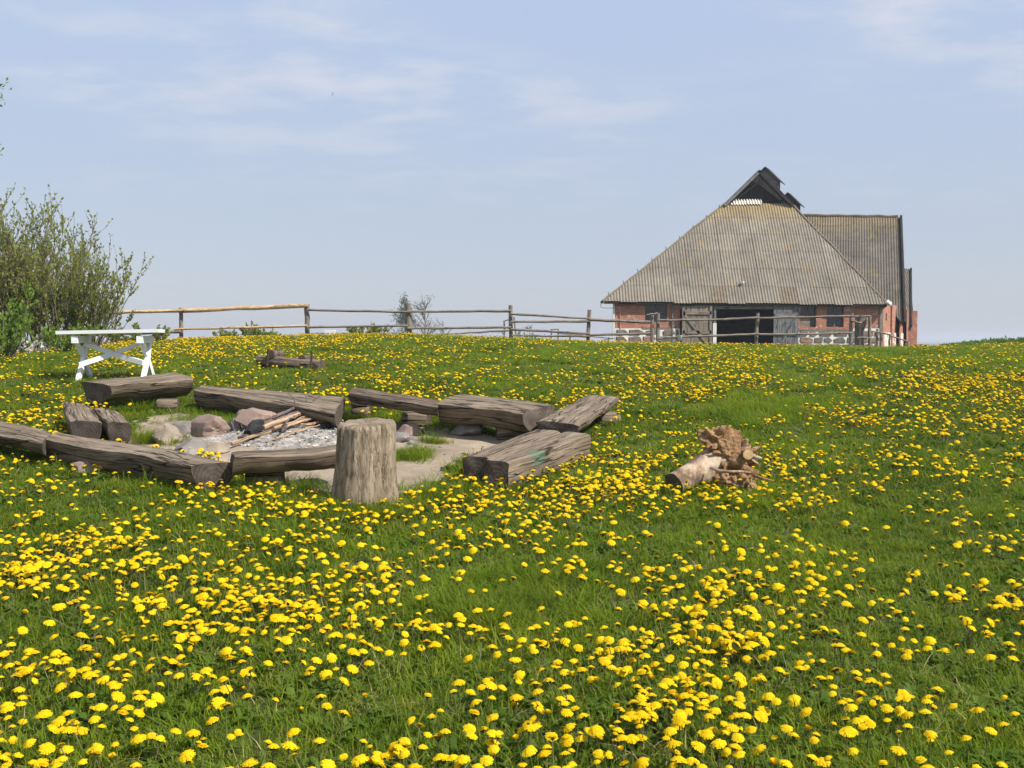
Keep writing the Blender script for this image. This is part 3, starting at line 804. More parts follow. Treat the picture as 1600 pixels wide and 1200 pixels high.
sheet("lower_roof_back", [L1, L2, L2 + BD * 5 + Vector((0, 0, -5)), L1 + BD * 5 + Vector((0, 0, -5))], M['roof_wing'])
obj("soffit", MB().add([W4 + Vector((0, .1, -.12)), W3 + Vector((0, .1, -.12)), W3 + BD * 3 + Vector((0, 0, .25)), W4 + BD * 3 + Vector((0, 0, .25))], [(0, 1, 2, 3)]), M['tarwood'], barn)
# wire hanging at the eave, lamp and pipe on the roof
obj("eave_wire", MB().tube([P(941, 473, 63.62), P(938.5, 476, 63.62), P(939, 480, 63.64), P(944, 481, 63.7), P(952, 481.5, 63.8), P(960, 481, 63.95)], 0.018, 5), M['greywood'], barn)
obj("insulator", MB().tube([P(940.5, 470.5, 63.57), P(940.5, 474, 63.57)], 0.09, 8), M['black'], barn)
obj("white_cap", MB().tube([P(1159.5, 442.5, 64.55) + Vector((0, -.12, 0)), P(1159.5, 440, 64.55) + Vector((0, -.12, 0))], [0.11, 0.13], 8), M['white'], barn)
for (a, b_, r, n_) in ((E_L, T_L, 0.02, 9), (T_R, E_R, 0.015, 0)):
    for k in range(n_):
        p = Vector(a).lerp(Vector(b_), (k + .5) / n_) + Vector((-0.05, 0, 0.05)); obj("wire_pin", MB().tube([p, p + Vector((-0.05, 0, 0.2))], 0.02, 5), M['black'], barn)

# ================================================================== FENCES
def rail_pts(x0, y0, x1, y1, Y, n=7, wob=0.013):
    a = P(x0, y0, Y); b_ = P(x1, y1, Y)
    return [a.lerp(b_, k / n) + (Vector((0, random.uniform(-wob, wob), random.uniform(-wob, wob))) if 0 < k < n else Vector()) for k in range(n + 1)]
def fence(label, posts, rails, Y, base_px):
    bx = P(base_px, HORIZON, Y)
    f = empty("rail_fence", (bx.x, Y, gz(bx.x, Y)))
    tag(f, label, "fence")
    for (px, py, w, lean) in posts:
        t = P(px, py, Y); g = Vector((t.x - lean * 0.025, Y, gz(t.x, Y) - 0.35))
        r = w / 2 / F * Y
        n = 6
        pts = [g.lerp(t, k / n) + Vector((random.uniform(-.01, .01), random.uniform(-.01, .01), 0)) for k in range(n + 1)]
        obj("post", MB().tube(pts, [r * random.uniform(0.94, 1.06) for _ in pts], 9, 0.08), M['post'], f)
    for (x0, y0, x1, y1, w, m) in rails:
        r = w / 2 / F * Y; side = Y - 0.16
        pts = rail_pts(x0, y0, x1, y1, side)
        obj("rail", MB().tube(pts, [r * random.uniform(0.86, 1.1) for _ in pts], 8, 0.12), M[m], f)
    return f
fence("long wooden post and rail fence with one fresh orange peeled top rail", 
      [(283, 481, 6.5, 0), (479, 475.5, 8, -2), (637, 474, 9.5, -4), (798, 477, 6.5, 0), (921, 484, 6, 3)],
      [(140, 489.5, 283, 485.5, 5.5, 'peeled'), (283, 485.5, 481, 477.5, 6.5, 'peeled'), (272, 514.5, 480, 509, 4, 'peeled'), (60, 526, 283, 518, 5, 'post'),
       (480, 484, 638, 487.5, 3.6, 'post'), (637, 487, 799, 486, 4, 'post'), (480, 511.5, 637, 509, 3.6, 'post'), (637, 513, 799, 511.5, 4, 'post'), (684, 523, 799, 516, 3, 'post'),
       (798, 490.5, 922, 498, 3.4, 'post'), (798, 503, 922, 502, 4, 'post'), (798, 514.5, 922, 521.5, 4, 'post'), (800, 524, 922, 526, 3.4, 'post'),
       (921, 499.5, 1020, 503.5, 5, 'post'), (921, 523.5, 1020, 521, 4, 'post')], 40.0, 640)
fence("post and rail fence crossing in front of the barn doors",
      [(1019, 491, 5.5, 0), (1028, 489.5, 6, 0), (1184, 489, 5.5, 3), (1330, 489.5, 6, 0), (1359, 494, 5, 0)],
      [(1028, 500.5, 1112, 499.5, 3.6, 'post'), (1110, 500, 1185, 496, 3.6, 'post'), (1028, 529, 1068, 526.5, 3.6, 'post'), (1066, 526.5, 1186, 521.5, 3.6, 'post'),
       (1183, 497, 1331, 494, 3.4, 'post'), (1183, 522.5, 1331, 520.5, 3.4, 'post'), (1010, 492, 1028, 489.5, 2.6, 'post'), (1330, 501, 1346, 505, 3, 'post'), (1340, 528, 1360, 528, 3, 'post'), (1330, 494.5, 1360, 494, 2.6, 'post')], 38.6, 1180)
fence("low weathered fence with short posts beside the limewashed side wall of the barn",
      [(1371, 514, 4, 0), (1377, 519, 3.4, 0), (1390, 522, 3, 0), (1405, 527, 3, 0), (1418, 533, 2.6, 0)],
      [(1360, 517, 1392, 523, 2.4, 'post'), (1390, 524, 1420, 534, 2.2, 'post')], 46.0, 1390)
fence("small grey gate and paddock fence on the slope behind the crest",
      [(788, 501, 2.6, 0), (803, 495, 2.6, -6), (861.5, 514.5, 2.6, 0), (872, 514, 2.2, 0), (891, 521, 3, 0), (951, 527, 2.6, 0)],
      [(786, 502, 800, 498, 2, 'post'), (861, 515, 873, 514, 1.8, 'post'), (872, 521, 955, 529, 1.8, 'post'), (861, 524, 873, 524, 1.6, 'post'), (940, 532, 960, 528.5, 1.4, 'post')], 47.0, 862)
# trunk used as a gate post, with a fork
t = P(1343.5, 541, 38.9); g = Vector((t.x, t.y, gz(t.x, t.y) - 0.3))
gp = solo("gate_post", MB().tube([g, P(1343, 520, 38.9), P(1343.5, 505, 38.9), P(1345, 496, 38.9)], [0.20, 0.185, 0.19, 0.20], 10, 0.1)
          .tube([P(1347, 512, 38.8), P(1351, 503, 38.8), P(1353, 497, 38.8)], [0.11, 0.09, 0.085], 8, 0.1), M['post'], (g.x, g.y, gz(g.x, g.y)))
tag(gp, "thick forked tree trunk used as gate post by the fence", "gate post")
# white bucket hung on the lower rail
bk = P(1062, 528, 38.3)
prof = [(0.075, -0.10), (0.095, 0.10), (0.10, 0.105), (0.088, 0.10), (0.07, -0.07)]
mb = MB().loft([[(bk.x + r * math.cos(a), bk.y + r * math.sin(a), bk.z + z) for a in [2 * math.pi * k / 14 for k in range(14)]] for r, z in prof])
bkt = empty("bucket", bk - Vector((0, 0, 0.1))); tag(bkt, "small white bucket hanging on the lower fence rail by the barn", "bucket")
obj("pail", mb, M['white'], bkt, True)
obj("handle", MB().tube([(bk.x + 0.1 * math.cos(a), bk.y, bk.z + 0.1 + 0.09 * math.sin(a)) for a in [math.pi * k / 8 for k in range(9)]], 0.006, 5), M['iron'], bkt)
# white slatted hurdle behind the crest
hp = P(518, 521, 44.0)
hd = empty("hurdle", (hp.x, 44.0, gz(hp.x, 44.0))); tag(hd, "small white slatted hurdle standing behind the fence", "hurdle")
for k in range(4):
    obj("slat", MB().bar(P(506.5, 516.5 + 2.6 * k, 44.0), P(524, 516.8 + 2.6 * k, 44.0), 0.05, 0.03), M['white'], hd)
for x in (509, 523.5): obj("stake", MB().bar(P(x, 515.5, 44.02), P(x, 527, 44.02), 0.05, 0.04), M['white'], hd)
obj("rail", MB().tube(rail_pts(470, 522, 507, 520.5, 44.0), 0.03, 6), M['post'], hd)
obj("rail", MB().tube(rail_pts(524, 520.5, 600, 521, 44.0), 0.03, 6), M['post'], hd)
# dark trough on the crest to the right of the barn
tp = P(1438.5, 541.5, 43.0); tr = MB()
w_, h_, d_ = 0.19, 0.13, 0.15
tr.hexa([tp + Vector(v) for v in ((-w_ * .85, -d_ * .8, -.12), (w_ * .85, -d_ * .8, -.12), (w_ * .85, d_ * .8, -.12), (-w_ * .85, d_ * .8, -.12), (-w_, -d_, h_ - .06), (w_, -d_, h_ - .06), (w_, d_, h_ - .06), (-w_, d_, h_ - .06))])
for a_, b2 in (((-w_ - .02, -d_ - .02), (w_ + .02, -d_ + .01)), ((-w_ - .02, d_ - .01), (w_ + .02, d_ + .02))):
    tr.box((tp.x + a_[0], tp.y + a_[1], tp.z + h_ - .075), (tp.x + b2[0], tp.y + b2[1], tp.z + h_ - .04))
tag(solo("feed_trough", tr, M['black'], tp - Vector((0, 0, .12))), "low black trough lying on the crest beside the barn corner", "trough")

# ================================================================== LOG BENCHES
def nz3(p, s, seed=0.0): return mnoise.noise(Vector((p.x * s + seed, p.y * s - seed * 0.7, p.z * s + seed * 1.3)))
def log_mesh(mb, Af, Ab, Bb, Bf, thick, low=0.62, seed=0.0, wav=0.03, N=26, bow=0.0, cut=0.03, sq=0.55):
    """hewn log: flat top given by its four corners, rounded flanks and belly below"""
    rings = []
    ax = ((Bf + Bb) / 2 - (Af + Ab) / 2).normalized()
    for i in range(N + 1):
        t = i / N
        f = Af.lerp(Bf, t); b_ = Ab.lerp(Bb, t); m = (f + b_) / 2; ac = b_ - f
        f = f + ac.normalized() * (wav * 1.6 * mnoise.noise(Vector((t * 4 + seed, 1.7, seed))))
        b_ = b_ + ac.normalized() * (wav * 1.6 * mnoise.noise(Vector((t * 4 + seed, 9.1, seed))))
        m = (f + b_) / 2; half = (b_ - f) / 2
        zt = wav * 0.45 * mnoise.noise(Vector((t * 3 + seed, 4.4, 0))) - bow * math.sin(math.pi * t)
        th = thick * (1 + 0.16 * mnoise.noise(Vector((t * 3.3, seed, 7.0))))
        ring = []
        nt = 9
        for k in range(nt):
            q = -1 + 2 * k / (nt - 1)
            p = m + half * q * (0.985 if abs(q) == 1 else 1)
            p = p + Vector((0, 0, zt - 0.018 * abs(q) ** 6 + 0.007 * nz3(p, 11, seed)))
            ring.append(p)
        nb = 15
        for k in range(1, nb):
            a = math.pi * k / nb
            cx_ = math.copysign(abs(math.cos(a)) ** sq, math.cos(a)); dz = abs(math.sin(a)) ** 0.75
            wid = 1.0 - (1 - low) * dz ** 1.6
            p = m + half * cx_ * wid * 1.02 + Vector((0, 0, zt - 0.02 - (th - 0.02) * dz))
            d = 0.016 * nz3(p, 3.5, seed) + 0.008 * nz3(p, 16, seed)
            p = p + half.normalized() * d * (1 if cx_ > 0 else -1) + Vector((0, 0, -d * dz))
            ring.append(p)
        if i in (0, N):
            ring = [p + ax * (cut * nz3(p, 6, seed + i)) + (ax * 0.02 if i == 0 else -ax * 0.02) * max(0, nz3(p, 3, seed)) for p in ring]
        rings.append(ring[::-1])
    mb.loft(rings, (True, True), 0, 1)
    return mb
def frame_obj(name, mb, mats, base, parent=None, smooth=True):
    return solo(name, mb, mats, base, smooth) if parent is None else obj(name, mb, mats, parent, smooth)
def edge_sharp(o, ang=40):
    try: o.data.set_sharp_from_angle(angle=R(ang))
    except Exception: pass
    return o
BENCH_XY = []
def bench(label, e1, e2, h, thick, mat='log', seed=0.0, parts=None, **kw):
    """e1, e2: (front pixel, back pixel) of the top face at either end"""
    Af, Ab = (on_ground(*p, h) for p in e1); Bf, Bb = (on_ground(*p, h) for p in e2)
    c = (Af + Ab + Bf + Bb) / 4; base = (c.x, c.y, gz(c.x, c.y))
    BENCH_XY.append(np.array([(p.x, p.y) for p in (Af, Ab, Bb, Bf)]))
    if not parts:
        o = solo("log_bench", log_mesh(MB(), Af, Ab, Bb, Bf, thick, seed=seed, **kw), [M[mat], M['end']], base, True)
        edge_sharp(o); return tag(o, label, "log bench")
    root = empty("log_bench", base); tag(root, label, "log bench")
    for (s0, s1, a0, b0, g) in parts:       # split lengthways: from s0 to s1 across, pushed along by a0 / b0 metres
        ax = ((Bf + Bb) / 2 - (Af + Ab) / 2).normalized()
        f1, k1 = Af.lerp(Ab, s0), Af.lerp(Ab, s1); f2, k2 = Bf.lerp(Bb, s0 + g), Bf.lerp(Bb, s1 - g)
        o = obj("log_half", log_mesh(MB(), f1 + ax * a0, k1 + ax * a0, k2 + ax * b0, f2 + ax * b0, thick, seed=seed + s0 * 9, **kw), [M[mat], M['end']], root, True)
        edge_sharp(o)
    return root
M['log_green'] = wood("weathered_log_painted", (0.110, 0.080, 0.053), (0.215, 0.165, 0.117), (0.36, 0.288, 0.214), 11, 0.9, 0.6, 1.0,
                      paint=(tuple(on_ground(850, 716, 0.13)), 0.115, (0.085, 0.16, 0.105)))
bench("thick log bench with a dark slanting end in front of the white table", ((174, 601.5), (127, 594.5)), ((302, 591.5), (272, 580.5)), 0.36, 0.27, 'log', 1.3)
bench("short split log bench gaping open down the middle", ((109, 657), (204, 661)), ((98, 626.5), (181, 639)), 0.28, 0.27, 'log', 2.1,
      parts=[(0.0, 0.545, 0, 0, 0.0), (0.615, 1.0, 0.03, -0.1, -0.035)], wav=0.02, low=0.8)
bench("half hewn log bench end to end with the long log, running out of the ring", ((66, 689.5), (84, 673)), ((-90, 664), (-60, 643)), 0.27, 0.17, 'log', 3.3)
bench("long rough log bench resting on a reddish stone at the ring's edge", ((295, 725.5), (376, 722)), ((68, 684), (95, 672)), 0.27, 0.25, 'log', 4.6, wav=0.04)
bench("narrow dark log bench propped on a block right behind the upright stump", ((366, 716), (362, 706)), ((533, 703.5), (531, 694)), 0.34, 0.18, 'log_dark', 5.2, N=20)
bench("wide grey log slab bench lying behind the stacked fire sticks", ((304, 607), (317, 600)), ((523, 644), (538.5, 617.5)), 0.30, 0.24, 'log', 6.7)
bench("thin log bench carried on small stacked blocks", ((544, 613), (552, 604.5)), ((684, 633), (684, 622)), 0.38, 0.15, 'log_dark', 7.4)
bench("broad log bench with hollow dark flank propped on stones", ((680, 629), (722, 613.5)), ((817, 644), (869, 630)), 0.38, 0.27, 'log', 8.8, bow=-0.01)
bench("short plank-like log bench tapering away beside the broad bench", ((905, 663), (833, 656)), ((968, 619), (914, 616)), 0.30, 0.17, 'log', 9.5)
green_bench = bench("squared log bench with split end and faded green paint patch on its side", ((799, 721), (713, 714.5)), ((923, 678), (836, 669)), 0.27, 0.29, 'log_green', 10.1,
      parts=[(0.0, 0.50, 0.0, 0.0, 0.0), (0.505, 1.0, 0.10, 0.0, 0.0)], low=0.86, sq=0.4, wav=0.02)

# the faded paint sits on the flank that faces the meadow
_d = ray(851, 716).normalized(); _best = None
for o in green_bench.children:
    for v in o.data.vertices:
        w_ = v.co + green_bench.location - Vector((0, 0, CAM_Z)); off_ = (w_ - _d * w_.dot(_d)).length
        if off_ < 0.06 and (_best is None or w_.y < _best.y): _best = w_
if _best is not None:
    for n_ in M['log_green'].node_tree.nodes:
        if n_.type == 'VECT_MATH': n_.inputs[1].default_value = _best + Vector((0, 0, CAM_Z))
# blocks and stones that carry the benches
def block(name, label, cat, px, py, w, d, h, rot, mat, sink=0.03, z=0.0, ends=True):
    g = on_ground(px, py); c = Vector((g.x, g.y + d / 2, gz(g.x, g.y + d / 2) - sink + z)); mb = MB()
    ca, sa = math.cos(rot), math.sin(rot); rings = []
    for i, t in enumerate((0, 0.04, 0.5, 0.96, 1.0)):
        sh = 0.93 if i in (0, 4) else 1.0; ring = []
        for k in range(16):
            a = 2 * math.pi * k / 16
            y_ = math.copysign(abs(math.cos(a)) ** 0.45, math.cos(a)) * d / 2 * sh; z_ = (math.copysign(abs(math.sin(a)) ** 0.45, math.sin(a)) * 0.5 * sh + 0.5) * h
            x_ = (t - 0.5) * w; q = Vector((x_ * ca - y_ * sa, x_ * sa + y_ * ca, z_)) + c
            ring.append(q + Vector((1, 1, 1)) * 0.012 * nz3(q, 9, w))
        rings.append(ring)
    mb.loft(rings, (True, True), 0, 1)
    o = solo(name, mb, [M[mat], M['end']], c, True); edge_sharp(o, 50)
    return tag(o, label, cat)
block("support_block", "squared wood block propping the bench before the white table", "wood block", 258, 643, 0.26, 0.24, 0.17, 0.15, 'log')
block("support_block", "wood block under the narrow dark bench behind the stump", "wood block", 410, 768, 0.30, 0.22, 0.21, 0.05, 'log_dark')
block("support_block", "upper one of two small blocks stacked under the thin bench", "wood block", 561, 652, 0.20, 0.2, 0.12, 0.1, 'log', 0.0, 0.115)
block("support_block", "lower one of two small blocks stacked under the thin bench", "wood block", 563, 652, 0.22, 0.2, 0.12, -0.1, 'log', 0.01)
block("support_block", "rough block under the joint of thin and broad benches", "wood block", 650, 669, 0.30, 0.24, 0.20, -0.2, 'log')
block("support_block", "dark block under the right end of the broad bench", "wood block", 796, 690, 0.28, 0.2, 0.17, 0.1, 'log_dark')
block("support_block", "pale block under the far end of the short plank-like bench", "wood block", 948, 664, 0.28, 0.24, 0.16, 0.5, 'log')

def rock_mesh(c, sx, sy, sz, seed, rot=0.0, sub=3, rough=0.22, flat=0.0):
    bm = bmesh.new(); bmesh.ops.create_icosphere(bm, subdivisions=sub, radius=1.0)
    ca, sa = math.cos(rot), math.sin(rot); vs_ = []
    for v in bm.verts:
        n = v.co.normalized(); d = 1 + rough * mnoise.noise(n * 1.1 + Vector((seed, seed * 2, 0))) * 1.6 + rough * 0.5 * mnoise.noise(n * 2.7 + Vector((0, seed, 3))) + 0.05 * mnoise.noise(n * 6 + Vector((seed, 0, 0))) + 0.025 * mnoise.noise(n * 17)
        p = n * d; 
        # a few flattened facets
        for fk in range(9):
            fn = Vector((math.sin(seed * 3 + fk * 2.4), math.cos(seed * 1.7 + fk * 2.4), -0.2 + 1.0 * ((fk * 0.37 + seed) % 1.0))).normalized()
            q = p.dot(fn); lim = 0.62 + 0.24 * ((seed * 1.3 + fk * 0.61) % 1.0)
            if q > lim: p = p - fn * (q - lim) * 0.97
        x_, y_, z_ = p.x * sx, p.y * sy, p.z * sz
        vs_.append(Vector((x_ * ca - y_ * sa, x_ * sa + y_ * ca, z_)) + c)
    mb = MB(); mb.add(vs_, [tuple(v.index for v in f.verts) for f in bm.faces]); bm.free()
    return mb
def rock(label, px, py, wpx, hpx, mat, seed, rot=0.0, sink=0.3, name="boulder", rough=0.22, dratio=0.8):
    g = on_ground(px, py); sc = g.y / F
    sx = wpx * sc / 2; sz = hpx * sc / (2 - sink) ; sy = sx * dratio
    y = g.y + sy * 0.8; c = Vector((g.x, y, gz(g.x, y) + float(ash_rise(g.x, y)) * 0.5 + sz * (1 - sink) - 0.005))
    o = solo(name, rock_mesh(c, sx, sy, sz, seed, rot, sub=4, rough=rough), M[mat], (c.x, c.y, gz(c.x, c.y)), True); edge_sharp(o, 24)
    return tag(o, label, "stone")
rock("big rounded pink granite boulder left of the ash", 322, 688, 62, 38, 'granite_pink', 1.2)
rock("flat grey boulder leaning beside the big pink one", 287, 686, 46, 28, 'granite_grey', 2.7, 0.3)
rock("pale grassy boulder at the left edge of the fire", 258, 697, 48, 32, 'granite_tan', 3.1, -0.3)
rock("low violet grey boulder behind the long log bench", 296, 716, 60, 28, 'granite_grey', 4.4, 0.2)
rock("pink angular boulder with dark hollow at back of the fire", 398, 684, 62, 34, 'granite_pink', 5.9, 0.4, rough=0.35)
rock("small dark stone wedged by the pink angular boulder", 366, 682, 26, 26, 'granite_grey', 6.3, -0.2, rough=0.4)
rock("tan stone slab between ash and violet boulder", 335, 712, 44, 18, 'granite_tan', 7.2, 0.1)
rock("grey rounded stone behind the pile of sticks", 452, 672, 56, 22, 'granite_grey', 8.6)
rock("pink boulder on the sand right of the stump", 640, 684, 46, 20, 'granite_pink', 9.4, 0.2)
rock("grey stone half buried in ash beside the right pink boulder", 622, 694, 44, 16, 'granite_grey', 10.8, 0.3)
rock("grey brown wedge stone propping the broad log bench", 733, 684, 58, 22, 'granite_grey', 11.5, -0.3)
rock("reddish stone under the long rough log bench", 128, 742, 62, 20, 'granite_pink', 12.1, -0.2, rough=0.15)
rock("small red stone between the split bench and the block", 172, 639, 16, 8, 'granite_pink', 13.3)

# ================================================================== FIRE PLACE
def ash_bed():
    V = []; Fc = []; n = 54; st = 1.35 * 2 / n
    for i in range(n + 1):
        for j in range(n + 1):
            x = FIRE.x + 0.05 + (j - n / 2) * st; y = FIRE.y + (i - n / 2) * st * 0.9
            rr = math.hypot((x - FIRE.x) / 1.2, (y - FIRE.y) / 1.0)
            z = gz(x, y) + float(ash_rise(x, y)) * 0.55 + 0.035 * (1 - rr) + 0.022 * mnoise.noise(Vector((x * 7, y * 7, 0))) + 0.012 * mnoise.noise(Vector((x * 19, y * 19, 3)))
            V.append((x, y, z))
    for i in range(n):
        for j in range(n):
            x, y, z = V[i * (n + 1) + j]
            if math.hypot((x - FIRE.x) / 1.2, (y - FIRE.y) / 1.0) < 1.02 + 0.15 * mnoise.noise(Vector((x * 3, y * 3, 9))):
                a = i * (n + 1) + j; Fc.append((a, a + 1, a + n + 2, a + n + 1))
    o = solo("ash_bed", MB().add(V, Fc), M['ash'], (FIRE.x, FIRE.y, FIRE.z), True)
    tag(o, "bed of pale grey wood ash between the boulders", kind="stuff")
    bits = MB(); dark = MB()
    for k in range(1000):
        a = random.random() * 6.283; r = math.sqrt(random.random()) * 1.0
        x = FIRE.x + 0.15 + r * 1.0 * math.cos(a); y = FIRE.y + r * 0.85 * math.sin(a)
        z = gz(x, y) + float(ash_rise(x, y)) * 0.55 + 0.03; s_ = random.uniform(0.006, 0.024)
        pts = [Vector((x + random.uniform(-s_, s_), y + random.uniform(-s_, s_), z + random.uniform(-0.2, 0.9) * s_)) for _ in range(4)]
        (bits if random.random() < 0.75 else dark).add(pts, [(0, 1, 2), (0, 2, 3), (0, 3, 1), (1, 3, 2)])
    tag(solo("ash_flakes", bits, M['ash_bit'], tuple(FIRE)), "white flakes of burnt wood strewn over the ash", kind="stuff")
    tag(solo("charcoal_crumbs", dark, M['char'], tuple(FIRE)), "black charcoal crumbs strewn over the ash", kind="stuff")
ash_bed()
def az(px, py, h=0.0):
    g = on_ground(px, py); g.z = gz(g.x, g.y) + float(ash_rise(g.x, g.y)) * 0.55 + 0.03 + h
    return g
def stick(label, a, b_, r0, r1, mat, n=9, wob=0.02, twig=None):
    pts = [a.lerp(b_, k / n) + (Vector((random.uniform(-wob, wob), random.uniform(-wob, wob), random.uniform(-wob, wob) * 0.5)) if 0 < k < n else Vector()) for k in range(n + 1)]
    mb = MB().tube(pts, [r0 + (r1 - r0) * k / n for k in range(n + 1)], 7, 0.15, 0, 1)
    for (k, d, l) in (twig or []):
        p = pts[k]; q = p + Vector(d) * l
        mb.tube([p, p.lerp(q, .5) + Vector((.02, 0, .02)), q], [r1 * .8, r1 * .6, r1 * .35], 5, 0.1)
    m = (a + b_) / 2
    o = solo("firewood_stick", mb, [M[mat], M['end_light'] if mat == 'stick' else M['end']], (m.x, m.y, gz(m.x, m.y)), True); edge_sharp(o, 50)
    return tag(o, label, "stick")
stick("longest brown stick lying low across the front of the ash", az(362, 706, .03), az(485, 676, 0.10), 0.022, 0.014, 'stick')
stick("straight thick pale split stick pointing up to the slab bench", az(411, 690, .06), az(516, 662, 0.20), 0.030, 0.026, 'stick', wob=0.008)
stick("bent orange brown stick resting against the thick pale one", az(428, 690, .05), az(522, 669, 0.13), 0.020, 0.016, 'stick', twig=[(6, (0.5, 0.2, 0.1), 0.25)])
stick("dark grey branch with thin twigs on top of the sticks", az(424, 680, .10), az(492, 665, 0.24), 0.026, 0.010, 'stick_grey', twig=[(5, (-0.5, 0.1, 0.8), 0.2), (7, (-0.35, 0.1, 0.8), 0.14), (8, (0.6, 0.1, 0.4), 0.2)])
stick("stout dark stick crossing under the grey branch", az(432, 682, .06), az(478, 672, 0.16), 0.034, 0.026, 'stick_grey', wob=0.012)
stick("short dark stick at the back of the stick pile", az(456, 674, .08), az(496, 668, 0.16), 0.028, 0.02, 'stick_grey', wob=0.012)
stick("short reddish stick end poking from the ash", az(470, 684, .04), az(526, 676, 0.07), 0.018, 0.014, 'stick')
stick("thin pale twig lying flat along the front of the stick pile", az(430, 698, .02), az(500, 684, 0.05), 0.012, 0.007, 'stick')
stick("crooked grey twig laid across the brown sticks", az(440, 694, .07), az(470, 668, 0.16), 0.013, 0.008, 'stick_grey', wob=0.03)
stick("half burnt stick with dark tip behind the charred log end", az(402, 688, .05), az(462, 670, 0.12), 0.024, 0.018, 'stick_grey')
stick("slim brown stick slanting down to the grey rounded stone", az(446, 690, .06), az(508, 671, 0.12), 0.017, 0.012, 'stick')
def char_log():
    a = az(388, 697, 0.05); b_ = az(408, 686, 0.09)
    ax = (b_ - a); pts = [a + ax * (k / 6) for k in range(7)]
    mb = MB().tube(pts, [0.05, 0.075, 0.08, 0.085, 0.075, 0.06, 0.04], 12, 0.35)
    tag(solo("charred_log", mb, M['char'], tuple(a), False), "charred black log end at the foot of the sticks", "charred log")
    a = az(372, 698, 0.02); b_ = az(392, 696, 0.04)
    tag(solo("charred_log", MB().tube([a, a.lerp(b_, .5), b_], [0.025, 0.032, 0.02], 9, 0.25), M['stick_grey'], tuple(a), False), "small brown charred chunk lying on the ash", "charred log")
    a = az(505, 684, 0.03); b_ = az(524, 676, 0.05)
    tag(solo("charred_log", MB().tube([a, a.lerp(b_, .5), b_], [0.03, 0.042, 0.025], 9, 0.25), M['char'], tuple(a), False), "small charred chunk among white flakes beside the stump", "charred log")
char_log()
def rubble():
    mb = MB()
    for k in range(90):
        px = random.uniform(235, 700); py = random.uniform(668, 722); g = on_ground(px, py)
        if not bool(in_poly(np.array([g.x]), np.array([g.y]), SANDXY)[0]): continue
        r_ = random.uniform(.012, .045); c = Vector((g.x, g.y, gz(g.x, g.y) + float(ash_rise(g.x, g.y)) * .5 + r_ * .45))
        m2 = rock_mesh(c, r_ * random.uniform(.8, 1.5), r_, r_ * .7, k * .77, k, 2, .25); mb.add(m2.v, m2.f)
    tag(solo("rubble", mb, M['granite_grey'], tuple(FIRE)), "small stones and rubble scattered on the trodden sand", kind="stuff")
rubble()

# ================================================================== UPRIGHT STUMP
def upright_stump():
    g = on_ground(562, 803); s_ = g.y / F
    c = Vector((g.x, g.y + 0.24, gz(g.x, g.y + 0.24)))
    H = 149 * s_; n = 84; m = 34; rings = []
    for i in range(m + 1):
        t = i / m; ring = []
        half = (55.5 - 10 * t - 2 * math.sin(math.pi * t)) * s_
        off = Vector((4.5 * t * s_, 0, 0))
        for k in range(n):
            a = 2 * math.pi * k / n; d = Vector((math.cos(a), math.sin(a), 0))
            gro = mnoise.noise(Vector((d.x * 5.5, d.y * 5.5, t * 0.6))) * 0.016 + mnoise.noise(Vector((d.x * 14, d.y * 14, t * 1.4))) * 0.010 + mnoise.noise(Vector((d.x * 26, d.y * 26, t * 6))) * 0.006
            gro -= 0.05 * math.exp(-((a - 5.52) / 0.07) ** 2) * (0.6 + 0.4 * t)     # deep check on the sunny side
            gro -= 0.025 * math.exp(-((a - 3.75) / 0.06) ** 2)
            z = t * H
            if t > 0.9: z += (t - 0.9) * 10 * (0.020 * mnoise.noise(Vector((d.x * 2.2, d.y * 2.2, 5))) + 0.018 * d.y + 0.012 * d.x)
            r = half + gro - (0.012 if i == m else 0)
            if t < 0.12: r += 0.02 * (1 - t / 0.12)
            ring.append(c + off + d * r + Vector((0, 0, z - 0.05)))
        rings.append(ring)
    # worn hollow top
    topc = rings[-1]; cen = sum(topc, Vector()) / n
    for q in (0.8, 0.5, 0.2):
        rings.append([cen + (p - cen) * q + Vector((0, 0, -0.012 * (1 - q) + 0.012 * nz3(p * q, 9))) for p in topc])
    o = solo("upright_stump", MB().loft(rings, (False, True), 0, 0), [M['stump']], (c.x, c.y, c.z), True); edge_sharp(o, 55)
    tag(o, "barkless upright tree stump with a deep crack standing by the ring of logs", "stump")
upright_stump()

